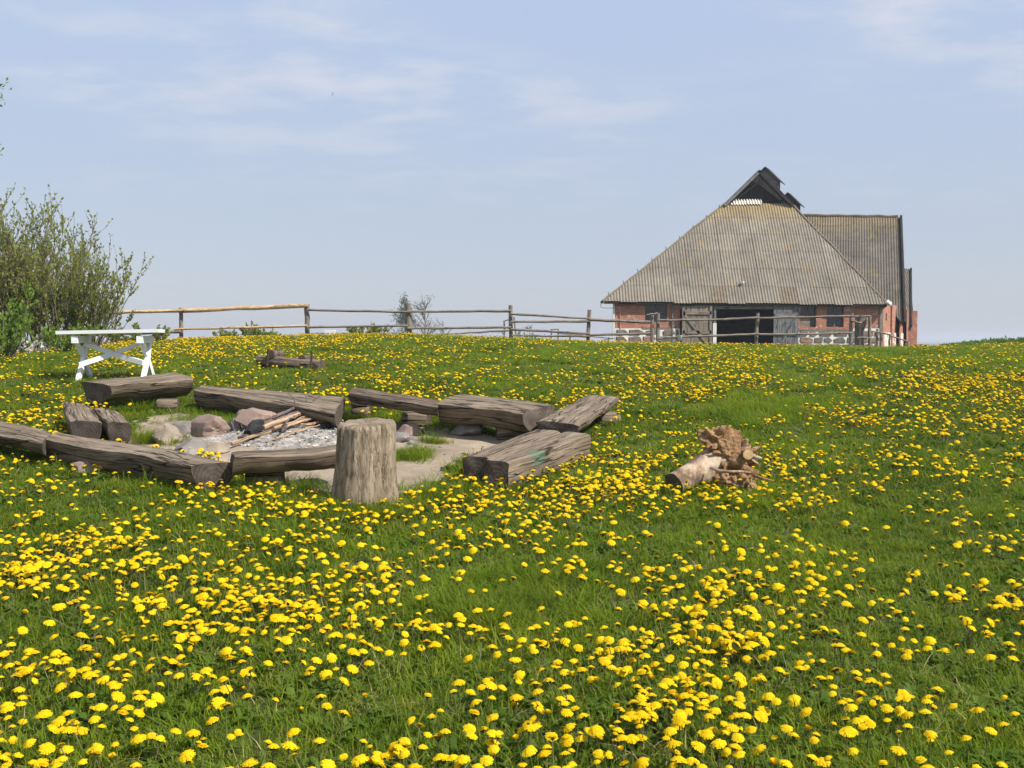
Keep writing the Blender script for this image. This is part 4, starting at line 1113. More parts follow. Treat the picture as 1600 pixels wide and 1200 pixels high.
# ================================================================== UPROOTED STUMP
def uprooted():
    g = on_ground(1120, 776); D = g.y + 0.25; s_ = D / F
    base = Vector((g.x, D, gz(g.x, D)))
    root = empty("uprooted_stump", base); tag(root, "uprooted tree stump lying in the grass with torn roots and sawn trunk", "stump")
    def q(px, py, dy=0.0): return P(px, py, D + dy)
    # trunk, sawn end towards the left, its shadow put in as dark end colour
    a = q(1053, 757, -0.22); b_ = q(1090, 737, -0.05); c = q(1128, 722, 0.1)
    pts = [a, a.lerp(b_, .5), b_, b_.lerp(c, .5), c]; rad = [0.100, 0.104, 0.118, 0.155, 0.19]
    rings = []
    for i, p in enumerate(pts):
        t = (pts[min(i + 1, 4)] - pts[max(i - 1, 0)]).normalized(); u = Vector((0, 0, 1)); u = (u - t * u.dot(t)).normalized(); w = t.cross(u)
        rings.append([p + (u * math.cos(x) + w * math.sin(x)) * rad[i] * (1 + 0.14 * mnoise.noise(Vector((math.cos(x) * 2, math.sin(x) * 2, i * 0.6)))) for x in [2 * math.pi * k / 26 for k in range(26)]])
    o = obj("trunk", MB().loft(rings, (True, False), 0, 1), [M['trunk_peel'], M['end']], root, True); edge_sharp(o, 50)
    # torn root plate
    cc = q(1136, 722, 0.06)
    def ragged(mb, c0, k1, k2, k3):
        out = []
        for v in mb.v:
            v = Vector(v); n = (v - c0).normalized(); rid = abs(nz3(v, 6, 3)); out.append(tuple(v + n * (k1 * nz3(v, 5, 2) - k2 * 2 * (0.25 - rid) + k2 * nz3(v, 17, 5) + k3 * nz3(v, 42, 1))))
        mb.v = out; return mb
    obj("root_plate", ragged(rock_mesh(cc, 0.27, 0.20, 0.27, 4.2, 0.0, 6, 0.12), cc, 0.06, 0.042, 0.022), M['roots'], root, True)
    c2 = q(1154, 752, -0.02); obj("root_lump", ragged(rock_mesh(c2, 0.19, 0.15, 0.13, 7.7, 0.0, 5, 0.2), c2, 0.05, 0.05, 0.025), M['roots'], root, True)
    c3 = q(1120, 690, 0.03); obj("root_lump", ragged(rock_mesh(c3, 0.15, 0.13, 0.13, 2.7, 0.0, 5, 0.2), c3, 0.05, 0.05, 0.025), M['roots'], root, True)
    rr = random.Random(5)
    for i in range(34):
        a = rr.uniform(-0.7, 3.4); ux, uz = math.cos(a), math.sin(a); r = rr.choice((.009, .012, .016, .022, .03)) * rr.uniform(.8, 1.2); L = rr.uniform(.04, .11) + r * 1.2; dy = rr.uniform(-.16, .10)
        p0 = cc + Vector((ux * .20 * rr.uniform(.5, 1.05), dy, uz * .22 * rr.uniform(.5, 1.05)))
        d = Vector((ux + rr.uniform(-.5, .5), rr.uniform(-.7, .25), uz + rr.uniform(-.4, .6))).normalized(); pts = [p0]
        for k in range(4):
            d = (d + Vector((rr.uniform(-.45, .45), rr.uniform(-.35, .35), rr.uniform(-.45, .4)))).normalized(); pts.append(pts[-1] + d * L / 4)
        o = obj("root", MB().tube(pts, [r * 1.35, r * 1.15, r, r * .85, r * .5], 8, 0.3, 0, 1), [M['roots'] if i % 4 else M['trunk_peel'], M['end_light'] if i % 3 == 0 else M['roots']], root, True); edge_sharp(o, 45)
    o = obj("sawn_root", MB().tube([q(1160, 712, 0.0), q(1166, 710.5, -0.12), q(1169, 710, -0.19)], [0.055, 0.046, 0.043], 16, 0.04, 0, 1), [M['roots'], M['end_light']], root, True); edge_sharp(o, 45)
    obj("root", MB().tube([q(1110, 731, -.20), q(1124, 736, -.27), q(1140, 737, -.28), q(1158, 737, -.27), q(1176, 739, -.22)], [.011, .014, .012, .013, .010], 7, .1), M['trunk_peel'], root, True)
    obj("root", MB().tube([q(1176, 742, -.1), q(1190, 747, -.16), q(1207, 751, -.18)], [.014, .011, .006], 6, .1), M['roots'], root, True)
b = NT("peeling_trunk"); n_ = b.noise(b.coord("Object"), 5, 6, 0.7); n2_ = b.noise(b.coord("Object"), 30, 4, 0.6)
M['trunk_peel'] = b.principled(b.mix(b.range(n2_, 0.4, 0.7, 0, 0.4), b.ramp(n_, [(0.40, (0.50, 0.40, 0.29)), (0.50, (0.32, 0.225, 0.15)), (0.58, (0.13, 0.085, 0.058))]), (0.24, 0.16, 0.10)), 0.85, b.bump(n_, 0.6, 0.03), 0.15)
b = NT("torn_roots"); n_ = b.noise(b.coord("Object"), 7, 7, 0.72); n2_ = b.noise(b.coord("Object"), 26, 4, 0.7)
M['roots'] = b.principled(b.mix(b.range(n2_, 0.45, 0.65, 0, 0.55), b.ramp(n_, [(0.34, (0.10, 0.055, 0.028)), (0.5, (0.27, 0.158, 0.078)), (0.66, (0.50, 0.33, 0.18))]), (0.34, 0.215, 0.115)), 0.92, b.bump(b.math('ADD', n_, n2_), 0.9, 0.03), 0.1)
uprooted()

# ================================================================== WHITE TABLE
def table():
    D = on_ground(117, 599).y + 0.1; s_ = D / F
    root = empty("garden_table", (P(172, 590, D + .35).x, D + 0.35, gz(P(172, 590, D + .35).x, D + 0.35)))
    tag(root, "white painted trestle table with crossed legs beside the leafless bushes", "table")
    def q(px, py, dy=0.0): return P(px, py, D + dy)
    ang = 0.10
    A = q(86.5, 519.5); B = q(246, 516.5); wd = Vector((-0.13, 0.72, 0)); th = 0.05
    nb = 4
    for k in range(nb):
        s0 = wd * (k / nb) + wd.normalized() * 0.004; s1 = wd * ((k + 1) / nb) - wd.normalized() * 0.004
        c = [A + s0, B + s0, B + s1, A + s1]
        up = Vector((0, 0, 0.024)); dn = Vector((0, 0, -0.028))
        o = obj("top_board", MB().hexa([v + dn for v in c] + [v + up for v in c]), M['white'], root)
    gA = gz(A.x, A.y)
    for (tx, bx, cx0) in ((113, 132, 0), (215, 231, 1)):
        # two legs crossing under each end, a bearer on top
        f0 = q(tx, 527) + Vector((0, 0.06, 0)); 
        foot_b = Vector((f0.x - 0.01, f0.y + 0.62, gz(f0.x, f0.y + .62) - 0.02))
        t_b = f0 + Vector((-0.02, 0.54, -0.0)); foot_f = Vector((f0.x + 0.045, f0.y - 0.02, gz(f0.x + .05, f0.y) - 0.02))
        for (p0, p1) in ((f0, foot_b), (t_b, foot_f)):
            m1 = p0.lerp(p1, 0.45) + Vector((0.02, 0, 0))
            mb = MB(); mb.bar(p0, m1, 0.075, 0.05, (0, 1, 0)); mb.bar(m1 + (p0 - m1).normalized() * 0.01, p1, 0.085, 0.052, (0, 1, 0))
            obj("leg", mb, M['white'], root)
        obj("bearer", MB().bar(f0 + Vector((0.02, -0.03, -0.035)), f0 + Vector((-0.03, 0.60, -0.035)), 0.11, 0.10, (0, 0, 1)), M['white'], root)
    # braces meeting in the middle
    cm = q(177, 553, 0.30)
    for sx, low, hi in ((-1, q(124, 570, 0.06), q(133, 537.5, 0.36)), (1, q(224, 567, 0.06), q(217, 537.5, 0.36))):
        obj("brace", MB().bar(low, cm + Vector((0.0, -0.02, 0.0)), 0.075, 0.05, (0, 0, 1)), M['white'], root)
        obj("brace", MB().bar(hi, cm + Vector((0, 0.03, 0.005)), 0.065, 0.05, (0, 0, 1)), M['white'], root)
table()

# ================================================================== LOG WITH IRON STAKES
def staked_log():
    g = on_ground(455, 579); D = g.y; 
    def q(px, py, dy=0.0): return P(px, py, D + dy)
    lg = empty("lying_log", (g.x, D, gz(g.x, D))); tag(lg, "low log lying in dandelions with two iron stakes driven beside it", "log")
    pts = [q(406, 563, .5), q(430, 565, .35), q(462, 569, .15), q(482, 572, 0.05), q(503, 573, -0.05)]
    o = obj("trunk", MB().tube(pts, [.10, .105, .10, .12, .12], 14, .06, 0, 1), [M['log'], M['end']], lg, True); edge_sharp(o, 50)
    obj("iron_stake", MB().tube([q(417, 572, .2), q(419.5, 545, .2)], .022, 6), M['iron'], lg)
    obj("iron_stake", MB().tube([q(485, 580, -.15), q(487.5, 549, -.15)], .018, 6), M['iron'], lg)
    for (x, y, r, dy, lab) in ((430, 553.5, .075, .42, "round log billet lying on the staked log by its left stake"), (478, 561, .07, .22, "smaller round billet lying on the staked log by its right stake")):
        p = q(x, y, dy)
        o = solo("log_billet", MB().tube([p + Vector((-.04, -.16, .0)), p + Vector((.05, .2, -.01))], [r, r * 1.05], 14, .08, 0, 1), [M['bark'], M['end']], p - Vector((0, 0, r)), True); edge_sharp(o, 50)
        tag(o, lab, "log")
staked_log()

# ================================================================== SHRUBS, TREES, WEEDS
def leaf_quad(mb, p, d, w, l, mi=0):
    """one folded leaf: two triangles meeting at the midrib"""
    d = d.normalized(); s_ = d.cross(Vector((random.uniform(-1, 1), random.uniform(-1, 1), random.uniform(-1, 1))))
    s_ = s_.normalized() if s_.length > 1e-6 else Vector((1, 0, 0)); up = d.cross(s_)
    mb.add([p, p + d * l * .5 + s_ * w * .5 + up * w * .12, p + d * l, p + d * l * .5 - s_ * w * .5 + up * w * .12], [(0, 1, 2), (0, 2, 3)], None, mi)
def shrub(name, label, cat, base, height, spread, nstem, mat_leaf, mat_wood, leaf=(0.035, 0.07), twigs=7, leaves=7, lean=(0, 0), group=None, tip_only=0.25, r0=0.022, spread_base=0.4, leafname="foliage"):
    root = empty(name, base); tag(root, label, cat, group)
    st = MB(); lf = MB()
    for k in range(nstem):
        a = random.random() * 6.283; rr = math.sqrt(random.random())
        p = Vector(base) + Vector((math.cos(a) * spread * spread_base * rr, math.sin(a) * spread * spread_base * rr * .8, -0.05))
        p.z = gz(p.x, p.y) - 0.05
        d = Vector((math.cos(a) * rr * spread / height * .75 + lean[0], math.sin(a) * rr * spread / height * .75 + lean[1], 1)).normalized()
        h = height * random.uniform(0.55, 1.0) * (1 - 0.25 * rr); n = 7
        pts = [p]
        for i in range(n):
            d = (d + Vector((random.uniform(-.13, .13), random.uniform(-.13, .13), 0.03))).normalized(); pts.append(pts[-1] + d * h / n)
        st.tube(pts, [r0 * (1 - .85 * i / n) * random.uniform(.8, 1.2) for i in range(n + 1)], 5, 0, caps=(False, True))
        for t in range(twigs):
            f = random.uniform(tip_only, 1.0); i = min(int(f * n), n - 1); q = pts[i].lerp(pts[i + 1], f * n - i)
            td = (pts[i + 1] - pts[i]).normalized() * .9 + Vector((random.uniform(-.8, .8), random.uniform(-.8, .8), random.uniform(0, .6))); td.normalize()
            tl = height * random.uniform(.08, .2); tp = [q]
            for j in range(3):
                td = (td + Vector((random.uniform(-.2, .2), random.uniform(-.2, .2), .12))).normalized(); tp.append(tp[-1] + td * tl / 3)
            st.tube(tp, [r0 * .3, r0 * .22, r0 * .16, r0 * .1], 4, 0, caps=(False, False))
            for j in range(leaves):
                ff = random.uniform(.1, 1.0) * 3; m = min(int(ff), 2); lp = tp[m].lerp(tp[m + 1], ff - m)
                ld = td + Vector((random.uniform(-1, 1), random.uniform(-1, 1), random.uniform(-.5, .9)))
                sz = random.uniform(.7, 1.3); leaf_quad(lf, lp, ld, leaf[0] * sz, leaf[1] * sz)
    obj("stems", st, mat_wood, root, True)
    obj(leafname, lf, mat_leaf, root)
    return root
def gp(px, Y, dz=0.0):
    x = P(px, HORIZON, Y).x; return (x, Y, gz(x, Y) + dz)
shrub("willow_shrub", "tall twiggy shrub with sparse spring leaves behind the white table", "shrub", gp(100, 25.5), 3.3, 2.1, 60, M['leaf_spring'], M['twig'], twigs=13, leaves=10, lean=(0.06, 0), leaf=(.045, .075))
shrub("willow_shrub", "tallest twiggy shrub, its leafy tips standing above its neighbours", "shrub", gp(30, 26.0), 4.35, 2.3, 70, M['leaf_spring'], M['twig'], twigs=14, leaves=10, leaf=(.045, .075))
shrub("willow_shrub", "dense twiggy shrub at the end of the row, away from the table", "shrub", gp(-50, 25.0), 4.7, 2.4, 54, M['leaf_spring'], M['twig'], twigs=12, leaves=9, leaf=(.05, .085))
shrub("willow_shrub", "low slanting twiggy shrub touching the fresh fence rail", "shrub", gp(140, 26.5), 1.9, 1.3, 24, M['leaf_spring'], M['twig'], twigs=8, leaves=7, lean=(0.22, 0), leaf=(.045, .08))
shrub("leafy_bush", "bright green leafy bush in front of the twiggy shrubs", "bush", gp(-18, 20.0), 1.7, 1.1, 34, M['leaf_bright'], M['twig'], twigs=10, leaves=12, leaf=(.05, .085), tip_only=.1)
shrub("blossom_bush", "small bush with white blossom at the foot of the shrubs", "bush", gp(42, 23.0), 0.5, .9, 16, M['blossom'], M['twig'], twigs=5, leaves=5, leaf=(.05, .06), leafname="blossom")
shrub("leafy_bush", "low green undergrowth bush between the shrub stems", "bush", gp(85, 24.0), 0.9, 1.7, 40, M['leaf_bright'], M['twig'], twigs=6, leaves=8, leaf=(.05, .09), tip_only=.05)
shrub("leafy_bush", "low tangled green bush under the slanting shrub by the fence", "bush", gp(215, 33.0), 0.85, 1.6, 30, M['leaf_spring'], M['twig'], twigs=6, leaves=9, leaf=(.06, .1), tip_only=.05)
for (px, Y, h, w, lab) in ((352, 41.5, .55, .9, "pale scrubby bush behind the fence beside the first peeled rail post"), (395, 41.5, .78, .7, "rounded green bush behind the fence between the peeled rails"), (422, 42, .42, .8, "low ragged bush behind the fence near the white hurdle"),
                      (560, 44.0, .72, 1.0, "scrubby green bush behind the fence next to the white hurdle"), (592, 45.0, .85, .7, "upright scrubby bush behind the fence by the stoutest post")):
    shrub("leafy_bush", lab, "bush", gp(px, Y, -.1), h, w, 22, M['leaf_spring'], M['twig'], twigs=6, leaves=5, leaf=(.06, .11), tip_only=.05, group="bushes along the crest")
def tree(label, base, height, crown_w, nleaf, mat, bare=False, name="tree", cr=None, leaf=(.16, .26), limbs=16):
    root = empty(name, base); tag(root, label, "tree")
    tr = MB(); B = Vector(base); n = 7; pts = [B - Vector((0, 0, .3))]
    for i in range(n): pts.append(pts[-1] + Vector((random.uniform(-.1, .1), random.uniform(-.1, .1), height * .92 / n)))
    tr.tube(pts, [height * .018 * (1 - .85 * i / n) for i in range(n + 1)], 7)
    cr = cr or MB(); tips = []
    for k in range(limbs):
        f = random.uniform(.28, .95); i = min(int(f * n), n - 1); q = pts[i].lerp(pts[i + 1], f * n - i)
        a = random.random() * 6.283; L = crown_w * .5 * random.uniform(.6, 1.05) * (1.15 - f * .65)
        d = Vector((math.cos(a), math.sin(a), random.uniform(.3, .9))).normalized(); tp = [q]
        for j in range(5):
            d = (d + Vector((random.uniform(-.25, .25), random.uniform(-.25, .25), random.uniform(-.05, .2)))).normalized(); tp.append(tp[-1] + d * L / 5)
        tr.tube(tp, [height * .007 * (1 - .8 * j / 5) for j in range(6)], 5, caps=(False, False)); tips += tp[2:]
        for t in range(7):
            j = random.randint(1, 4); q2 = tp[j]; dd = (d + Vector((random.uniform(-1, 1), random.uniform(-1, 1), random.uniform(-.2, .9)))).normalized(); e = q2 + dd * L * random.uniform(.18, .4)
            tr.tube([q2, q2.lerp(e, .5) + Vector((0, 0, .03 * L)), e], [height * .0028, height * .002, height * .001], 4, caps=(False, False)); tips += [q2.lerp(e, .6), e]
    for k in range(nleaf):
        c = random.choice(tips); p = c + Vector((random.gauss(0, 1), random.gauss(0, 1), random.gauss(0, 1))) * crown_w * .045
        sz = random.uniform(.6, 1.3); leaf_quad(cr, p, Vector((random.uniform(-1, 1), random.uniform(-1, 1), random.uniform(-1, 1))) + Vector((0.01, 0, 0)), leaf[0] * sz, leaf[1] * sz)
    obj("trunk", tr, M['twig'], root, True)
    if nleaf: obj("crown", cr, mat, root)
    return root
def far(px, Y): 
    x = P(px, HORIZON, Y).x; return (x, Y, gz(x, Y))
def tall(px, py, Y): return P(px, py, Y).z - far(px, Y)[2]
tree("far hazy tree with dense green crown behind the stoutest fence post", far(632, 260), tall(632, 451, 260), 10.5, 2600, M['leaf_dark'], leaf=(.28, .44), limbs=30)
tree("far nearly bare tree with dark trunk right of the green tree", far(665, 255), tall(668, 459, 255), 15.0, 600, M['leaf_dark'], leaf=(.2, .3), limbs=26)
tree("far small bare tree at the foot of the two taller ones", far(692, 260), tall(690, 494, 260), 11.0, 300, M['leaf_dark'], leaf=(.12, .2), limbs=16)
tree("far low tree with bare spreading branches beyond the paddock gate", far(829, 260), tall(829, 500, 260), 7.0, 400, M['leaf_dark'], leaf=(.2, .3), limbs=16)
shrub("leafy_bush", "far dark green bush beside the paddock gate", "bush", far(812, 160), tall(812, 508, 160), 5.0, 30, M['leaf_dark'], M['twig'], twigs=7, leaves=9, leaf=(.2, .32), tip_only=.05, r0=.05)
shrub("leafy_bush", "far grey brown thicket at the foot of the paddock gate", "bush", far(838, 165), tall(838, 515, 165), 8.0, 40, M['leaf_dark'], M['twig'], twigs=9, leaves=2, leaf=(.15, .25), tip_only=.05, r0=.05)
shrub("leafy_bush", "far grey thicket showing under the rails left of the paddock gate", "bush", far(772, 165), tall(772, 519, 165), 8.0, 36, M['leaf_dark'], M['twig'], twigs=9, leaves=2, leaf=(.15, .25), tip_only=.05, r0=.05)
# the tree that only reaches in with a few leafy twigs
def edge_tree():
    base = gp(-150, 12.5); root = empty("young_tree", base); tag(root, "young tree reaching in with a few leafy twigs above the shrubs", "tree")
    B = Vector(base); tr = MB(); lf = MB(); pts = [B - Vector((0, 0, .2)), B + Vector((.03, 0, 1.3)), B + Vector((-.02, .05, 2.8)), B + Vector((.05, 0, 4.2)), B + Vector((.02, 0, 5.6))]
    tr.tube(pts, [.085, .07, .055, .035, .012], 8)
    ends = [P(5, 131, 12.3), P(3, 152, 12.6), P(-2, 236, 12.4), P(-14, 182, 12.9), P(-30, 90, 12.7)]
    for k in range(20):
        e = ends[k] if k < 5 else B + Vector((random.uniform(-1.1, .75), random.uniform(-1.0, 1.0), random.uniform(2.6, 6.2)))
        q = pts[2].lerp(pts[4], min(max((e.z - .7 - pts[2].z) / 2.8, 0), 1)); m = q.lerp(e, .55) + Vector((0, 0, .12))
        tr.tube([q, m, e], [.02, .011, .004], 5, caps=(False, False))
        for j in range(34):
            f = random.uniform(.35, 1.0) if k >= 5 else random.uniform(.85, 1.02); c = m.lerp(e, (f - .5) * 2) if f > .5 else q.lerp(m, f * 2)
            leaf_quad(lf, c + Vector((random.gauss(0, .035), random.gauss(0, .035), random.gauss(0, .04))), Vector((random.uniform(-1, 1), random.uniform(-1, 1), random.uniform(-.6, .8))), .03, .055)
    obj("trunk", tr, M['bark'], root, True); obj("crown", lf, M['leaf_bright'], root)
edge_tree()
# coarse weeds on the rise to the right, uncountable leaves
def weeds():
    mb = MB()
    for k in range(2600):
        px = random.uniform(1470, 1760); Y = random.uniform(37.5, 41.5); t = min(1, max(0, (px - 1465) / 90))
        x, y, z = gp(px, Y); h = (0.06 + .30 * t) * random.uniform(.5, 1.15) * (0.8 if Y < 38.5 else 1)
        base = Vector((x, y, z)); d = Vector((random.uniform(-.6, .6), random.uniform(-.6, .6), 1)).normalized()
        for j in range(3): leaf_quad(mb, base + d * h * random.uniform(.1, .8), Vector((random.uniform(-1, 1), random.uniform(-1, 1), random.uniform(0, 1.2))), .055, .15)
    o = obj("weeds", mb, M['leaf_weed']); tag(o, "dense green weeds covering the rise to the right of the barn", kind="stuff")
weeds()

# ================================================================== GRASS
SRC = bpy.data.collections.new("grass_sources")           # instancing sources, never linked to the scene
def blade(mb, p, h, w, az_, lean, curl=1.0, seg=3):
    d = Vector((math.cos(az_), math.sin(az_), 0)); s_ = Vector((-d.y, d.x, 0)); pts = []; 
    for i in range(seg):
        t = i / seg; c = Vector(p) + d * (lean * h * t ** 1.7 * curl) + Vector((0, 0, h * t * (1 - .25 * lean * t)))
        ww = w * (1 - t * .55); pts += [c - s_ * ww / 2, c + s_ * ww / 2]
    pts.append(Vector(p) + d * lean * h * curl + Vector((0, 0, h * (1 - .3 * lean))))
    fs = [(2*i, 2*i+1, 2*i+3, 2*i+2) for i in range(seg - 1)] + [(2*seg-2, 2*seg-1, 2*seg)]
    mb.add(pts, fs)
def grass_clump(i, n=46, rad=.11, hmin=.03, hmax=.092, w=.0046, lean=(.2, 1.0), mat='grass'):
    mb = MB()
    for k in range(n):
        a = random.random() * 6.283; r = rad * math.sqrt(random.random())
        blade(mb, (r * math.cos(a), r * math.sin(a), -.01), random.uniform(hmin, hmax), w * random.uniform(.7, 1.4), random.random() * 6.283, random.uniform(*lean))
    o = bpy.data.objects.new("src_%02d" % i, mesh_from("grass_clump", mb, M[mat])); SRC.objects.link(o)
def rosette(i):
    mb = MB()
    for k in range(random.randint(8, 13)):
        a = random.random() * 6.283; L = random.uniform(.05, .135); w = random.uniform(.013, .028); el = random.uniform(.1, .8)
        d = Vector((math.cos(a) * math.cos(el), math.sin(a) * math.cos(el), math.sin(el))); s_ = Vector((-math.sin(a), math.cos(a), 0))
        o_ = Vector((random.uniform(-.03, .03), random.uniform(-.03, .03), .0)); m = o_ + d * L * .6 ; e = o_ + d * L - Vector((0, 0, L * .22))
        q = [o_ - s_ * w * .15, o_ + s_ * w * .15, o_ + d * L * .3 - s_ * w * .38, o_ + d * L * .3 + s_ * w * .38, m - s_ * w * .5 + Vector((0, 0, .004)), m + s_ * w * .5 + Vector((0, 0, .004)), e]
        mb.add(q, [(0, 1, 3, 2), (2, 3, 5, 4), (4, 5, 6)])
    o = bpy.data.objects.new("src_%02d" % i, mesh_from("leaf_rosette", mb, M['weed'])); SRC.objects.link(o)
for i in range(8): grass_clump(i)
for i in range(8, 11): rosette(i)
for i in range(11, 14): grass_clump(i, 60, .09, .07, .19, .0042, (.3, 1.3))
M['straw'] = plain('dry_straw', (0.34, 0.27, 0.14), 0.8, 0.3, 9, 0.1)
for i in range(14, 16): grass_clump(i, 7, .10, .05, .12, .0032, (.6, 2.2), 'straw')
def instancer(name, pts, rot, scl, idx, coll, label):
    me = bpy.data.meshes.new(name); me.from_pydata(pts.tolist(), [], [])
    for nm, ty, data, f in (("rot", 'FLOAT_VECTOR', rot, "vector"), ("scl", 'FLOAT_VECTOR', scl, "vector"), ("idx", 'INT', idx, "value")):
        at = me.attributes.new(nm, ty, 'POINT'); at.data.foreach_set(f, np.ascontiguousarray(data).ravel())
    o = bpy.data.objects.new(name, me); COL.objects.link(o)
    ng = bpy.data.node_groups.new(name, 'GeometryNodeTree')
    ng.interface.new_socket("Geometry", in_out='INPUT', socket_type='NodeSocketGeometry'); ng.interface.new_socket("Geometry", in_out='OUTPUT', socket_type='NodeSocketGeometry')
    gi = ng.nodes.new('NodeGroupInput'); go = ng.nodes.new('NodeGroupOutput'); ip = ng.nodes.new('GeometryNodeInstanceOnPoints'); ci = ng.nodes.new('GeometryNodeCollectionInfo')
    ci.inputs["Collection"].default_value = coll; ci.inputs["Separate Children"].default_value = True; ci.inputs["Reset Children"].default_value = True
    ip.inputs["Pick Instance"].default_value = True
    L = ng.links.new
    L(gi.outputs[0], ip.inputs["Points"]); L(ci.outputs[0], ip.inputs["Instance"])
    for nm, ty, sk in (("rot", 'FLOAT_VECTOR', "Rotation"), ("scl", 'FLOAT_VECTOR', "Scale"), ("idx", 'INT', "Instance Index")):
        na = ng.nodes.new('GeometryNodeInputNamedAttribute'); na.data_type = ty; na.inputs["Name"].default_value = nm
        L(na.outputs["Attribute"], ip.inputs[sk])
    L(ip.outputs[0], go.inputs[0])
    md = o.modifiers.new("scatter", 'NODES'); md.node_group = ng
    return tag(o, label, kind="stuff")
def scatter(y0, y1, dens, margin=.62):
    """random ground points between two distances, over the width the camera sees and a good margin beside it"""
    n = int(dens * (y1 - y0) * (margin * (y0 + y1) + 2))
    t = RNG.random(n); y = y0 + (y1 - y0) * t
    keep = RNG.random(n) < (margin * 2 * y + 2) / (margin * 2 * y1 + 2)
    y = y[keep]; x = (RNG.random(len(y)) * 2 - 1) * (margin * y + 1)
    return x, y
def lumpy(x, y, s, seed):
    return np.array([mnoise.noise(Vector((a * s + seed, b2 * s, seed))) for a, b2 in zip(x, y)])
def bare(x, y):
    """how bare the ground is: 1 well inside the sand, 0 in the meadow"""
    ins = in_poly(x, y, SANDXY); d = edge_dist(x, y, SANDXY)
    return np.clip(np.where(ins, d / .22, -d / .22) + .3 , 0, 1)
GX, GY, GS, GI = [], [], [], []
for (y0, y1, dens, sc) in ((2.0, 5.5, 380, .95), (5.5, 9, 250, 1.0), (9, 15, 130, 1.15), (15, 24, 55, 1.5), (24, 43, 22, 2.1)):
    x, y = scatter(y0, y1, dens)
    k = RNG.random(len(x)) > bare(x, y) ** .7 * 1.02
    x, y = x[k], y[k]
    lum = lumpy(x, y, .9, 3.1) + .5 * lumpy(x, y, 2.6, 8.2)
    px, py = project(x, y, ground(x, y))
    tuft = np.exp(-(((px - 815) / 120) ** 2 + ((py - 945) / 42) ** 2)) + .9 * np.exp(-(((px - 1180) / 70) ** 2 + ((py - 640) / 16) ** 2)) + .5 * np.exp(-(((px - 900) / 40) ** 2 + ((py - 935) / 60) ** 2))
    s_ = sc * (1 + .30 * lum) * RNG.uniform(.8, 1.25, len(x))
    i_ = np.where(RNG.random(len(x)) < .30, RNG.integers(8, 11, len(x)), RNG.integers(0, 8, len(x)))
    i_ = np.where(RNG.random(len(x)) < np.clip(tuft * .8 + (lum > .45) * .12 + .008, 0, 1), RNG.integers(11, 14, len(x)), i_)
    i_ = np.where(RNG.random(len(x)) < .07, RNG.integers(14, 16, len(x)), i_)
    GX.append(x); GY.append(y); GS.append(s_); GI.append(i_)
# long grass round the feet of stump, benches and stones
def fringe(poly, n, out=.14):
    xs, ys = [], []
    for _ in range(n):
        i = random.randrange(len(poly)); a = poly[i]; c = poly[(i + 1) % len(poly)]; t = random.random()
        xs.append(a[0] + (c[0] - a[0]) * t + random.gauss(0, out)); ys.append(a[1] + (c[1] - a[1]) * t + random.gauss(0, out))
    return np.array(xs), np.array(ys)
for pl in BENCH_XY:
    x, y = fringe(pl, 24); k = bare(x, y) < .5; x, y = x[k], y[k]
    GX.append(x); GY.append(y); GS.append(RNG.uniform(.55, 1.0, len(x))); GI.append(RNG.integers(11, 14, len(x)))
for (px, py, n, r) in ((566, 800, 46, .30), (566, 806, 26, .2), (640, 716, 34, .16), (680, 694, 8, .07), (245, 690, 16, .2), (262, 690, 14, .15), (480, 790, 30, .3), (700, 772, 30, .3), (1130, 782, 40, .35), (440, 664, 26, .35), (340, 655, 30, .4), (385, 660, 20, .3), (1060, 772, 16, .15), (640, 668, 14, .3), (570, 660, 14, .25), (450, 766, 16, .2)):
    g = on_ground(px, py)
    x = g.x + RNG.normal(0, r, n); y = g.y + RNG.normal(0, r * .8, n)
    GX.append(x); GY.append(y); GS.append(RNG.uniform(.75, 1.3, n)); GI.append(RNG.integers(11, 14, n))
GX, GY, GS, GI = map(np.concatenate, (GX, GY, GS, GI)); GN = len(GX)
GP = np.stack([GX, GY, ground(GX, GY)], 1)
GR_ = np.stack([RNG.normal(0, .08, GN), RNG.normal(0, .08, GN), RNG.random(GN) * 6.283], 1)
GSC = np.stack([GS, GS, GS * RNG.uniform(.75, 1.15, GN) * np.interp(GY, [0, 10, 16, 25, 40], [1, .95, .75, .55, .45])], 1)
instancer("grass", GP, GR_, GSC, GI, SRC, "short green meadow grass with broad leaves among the blades")

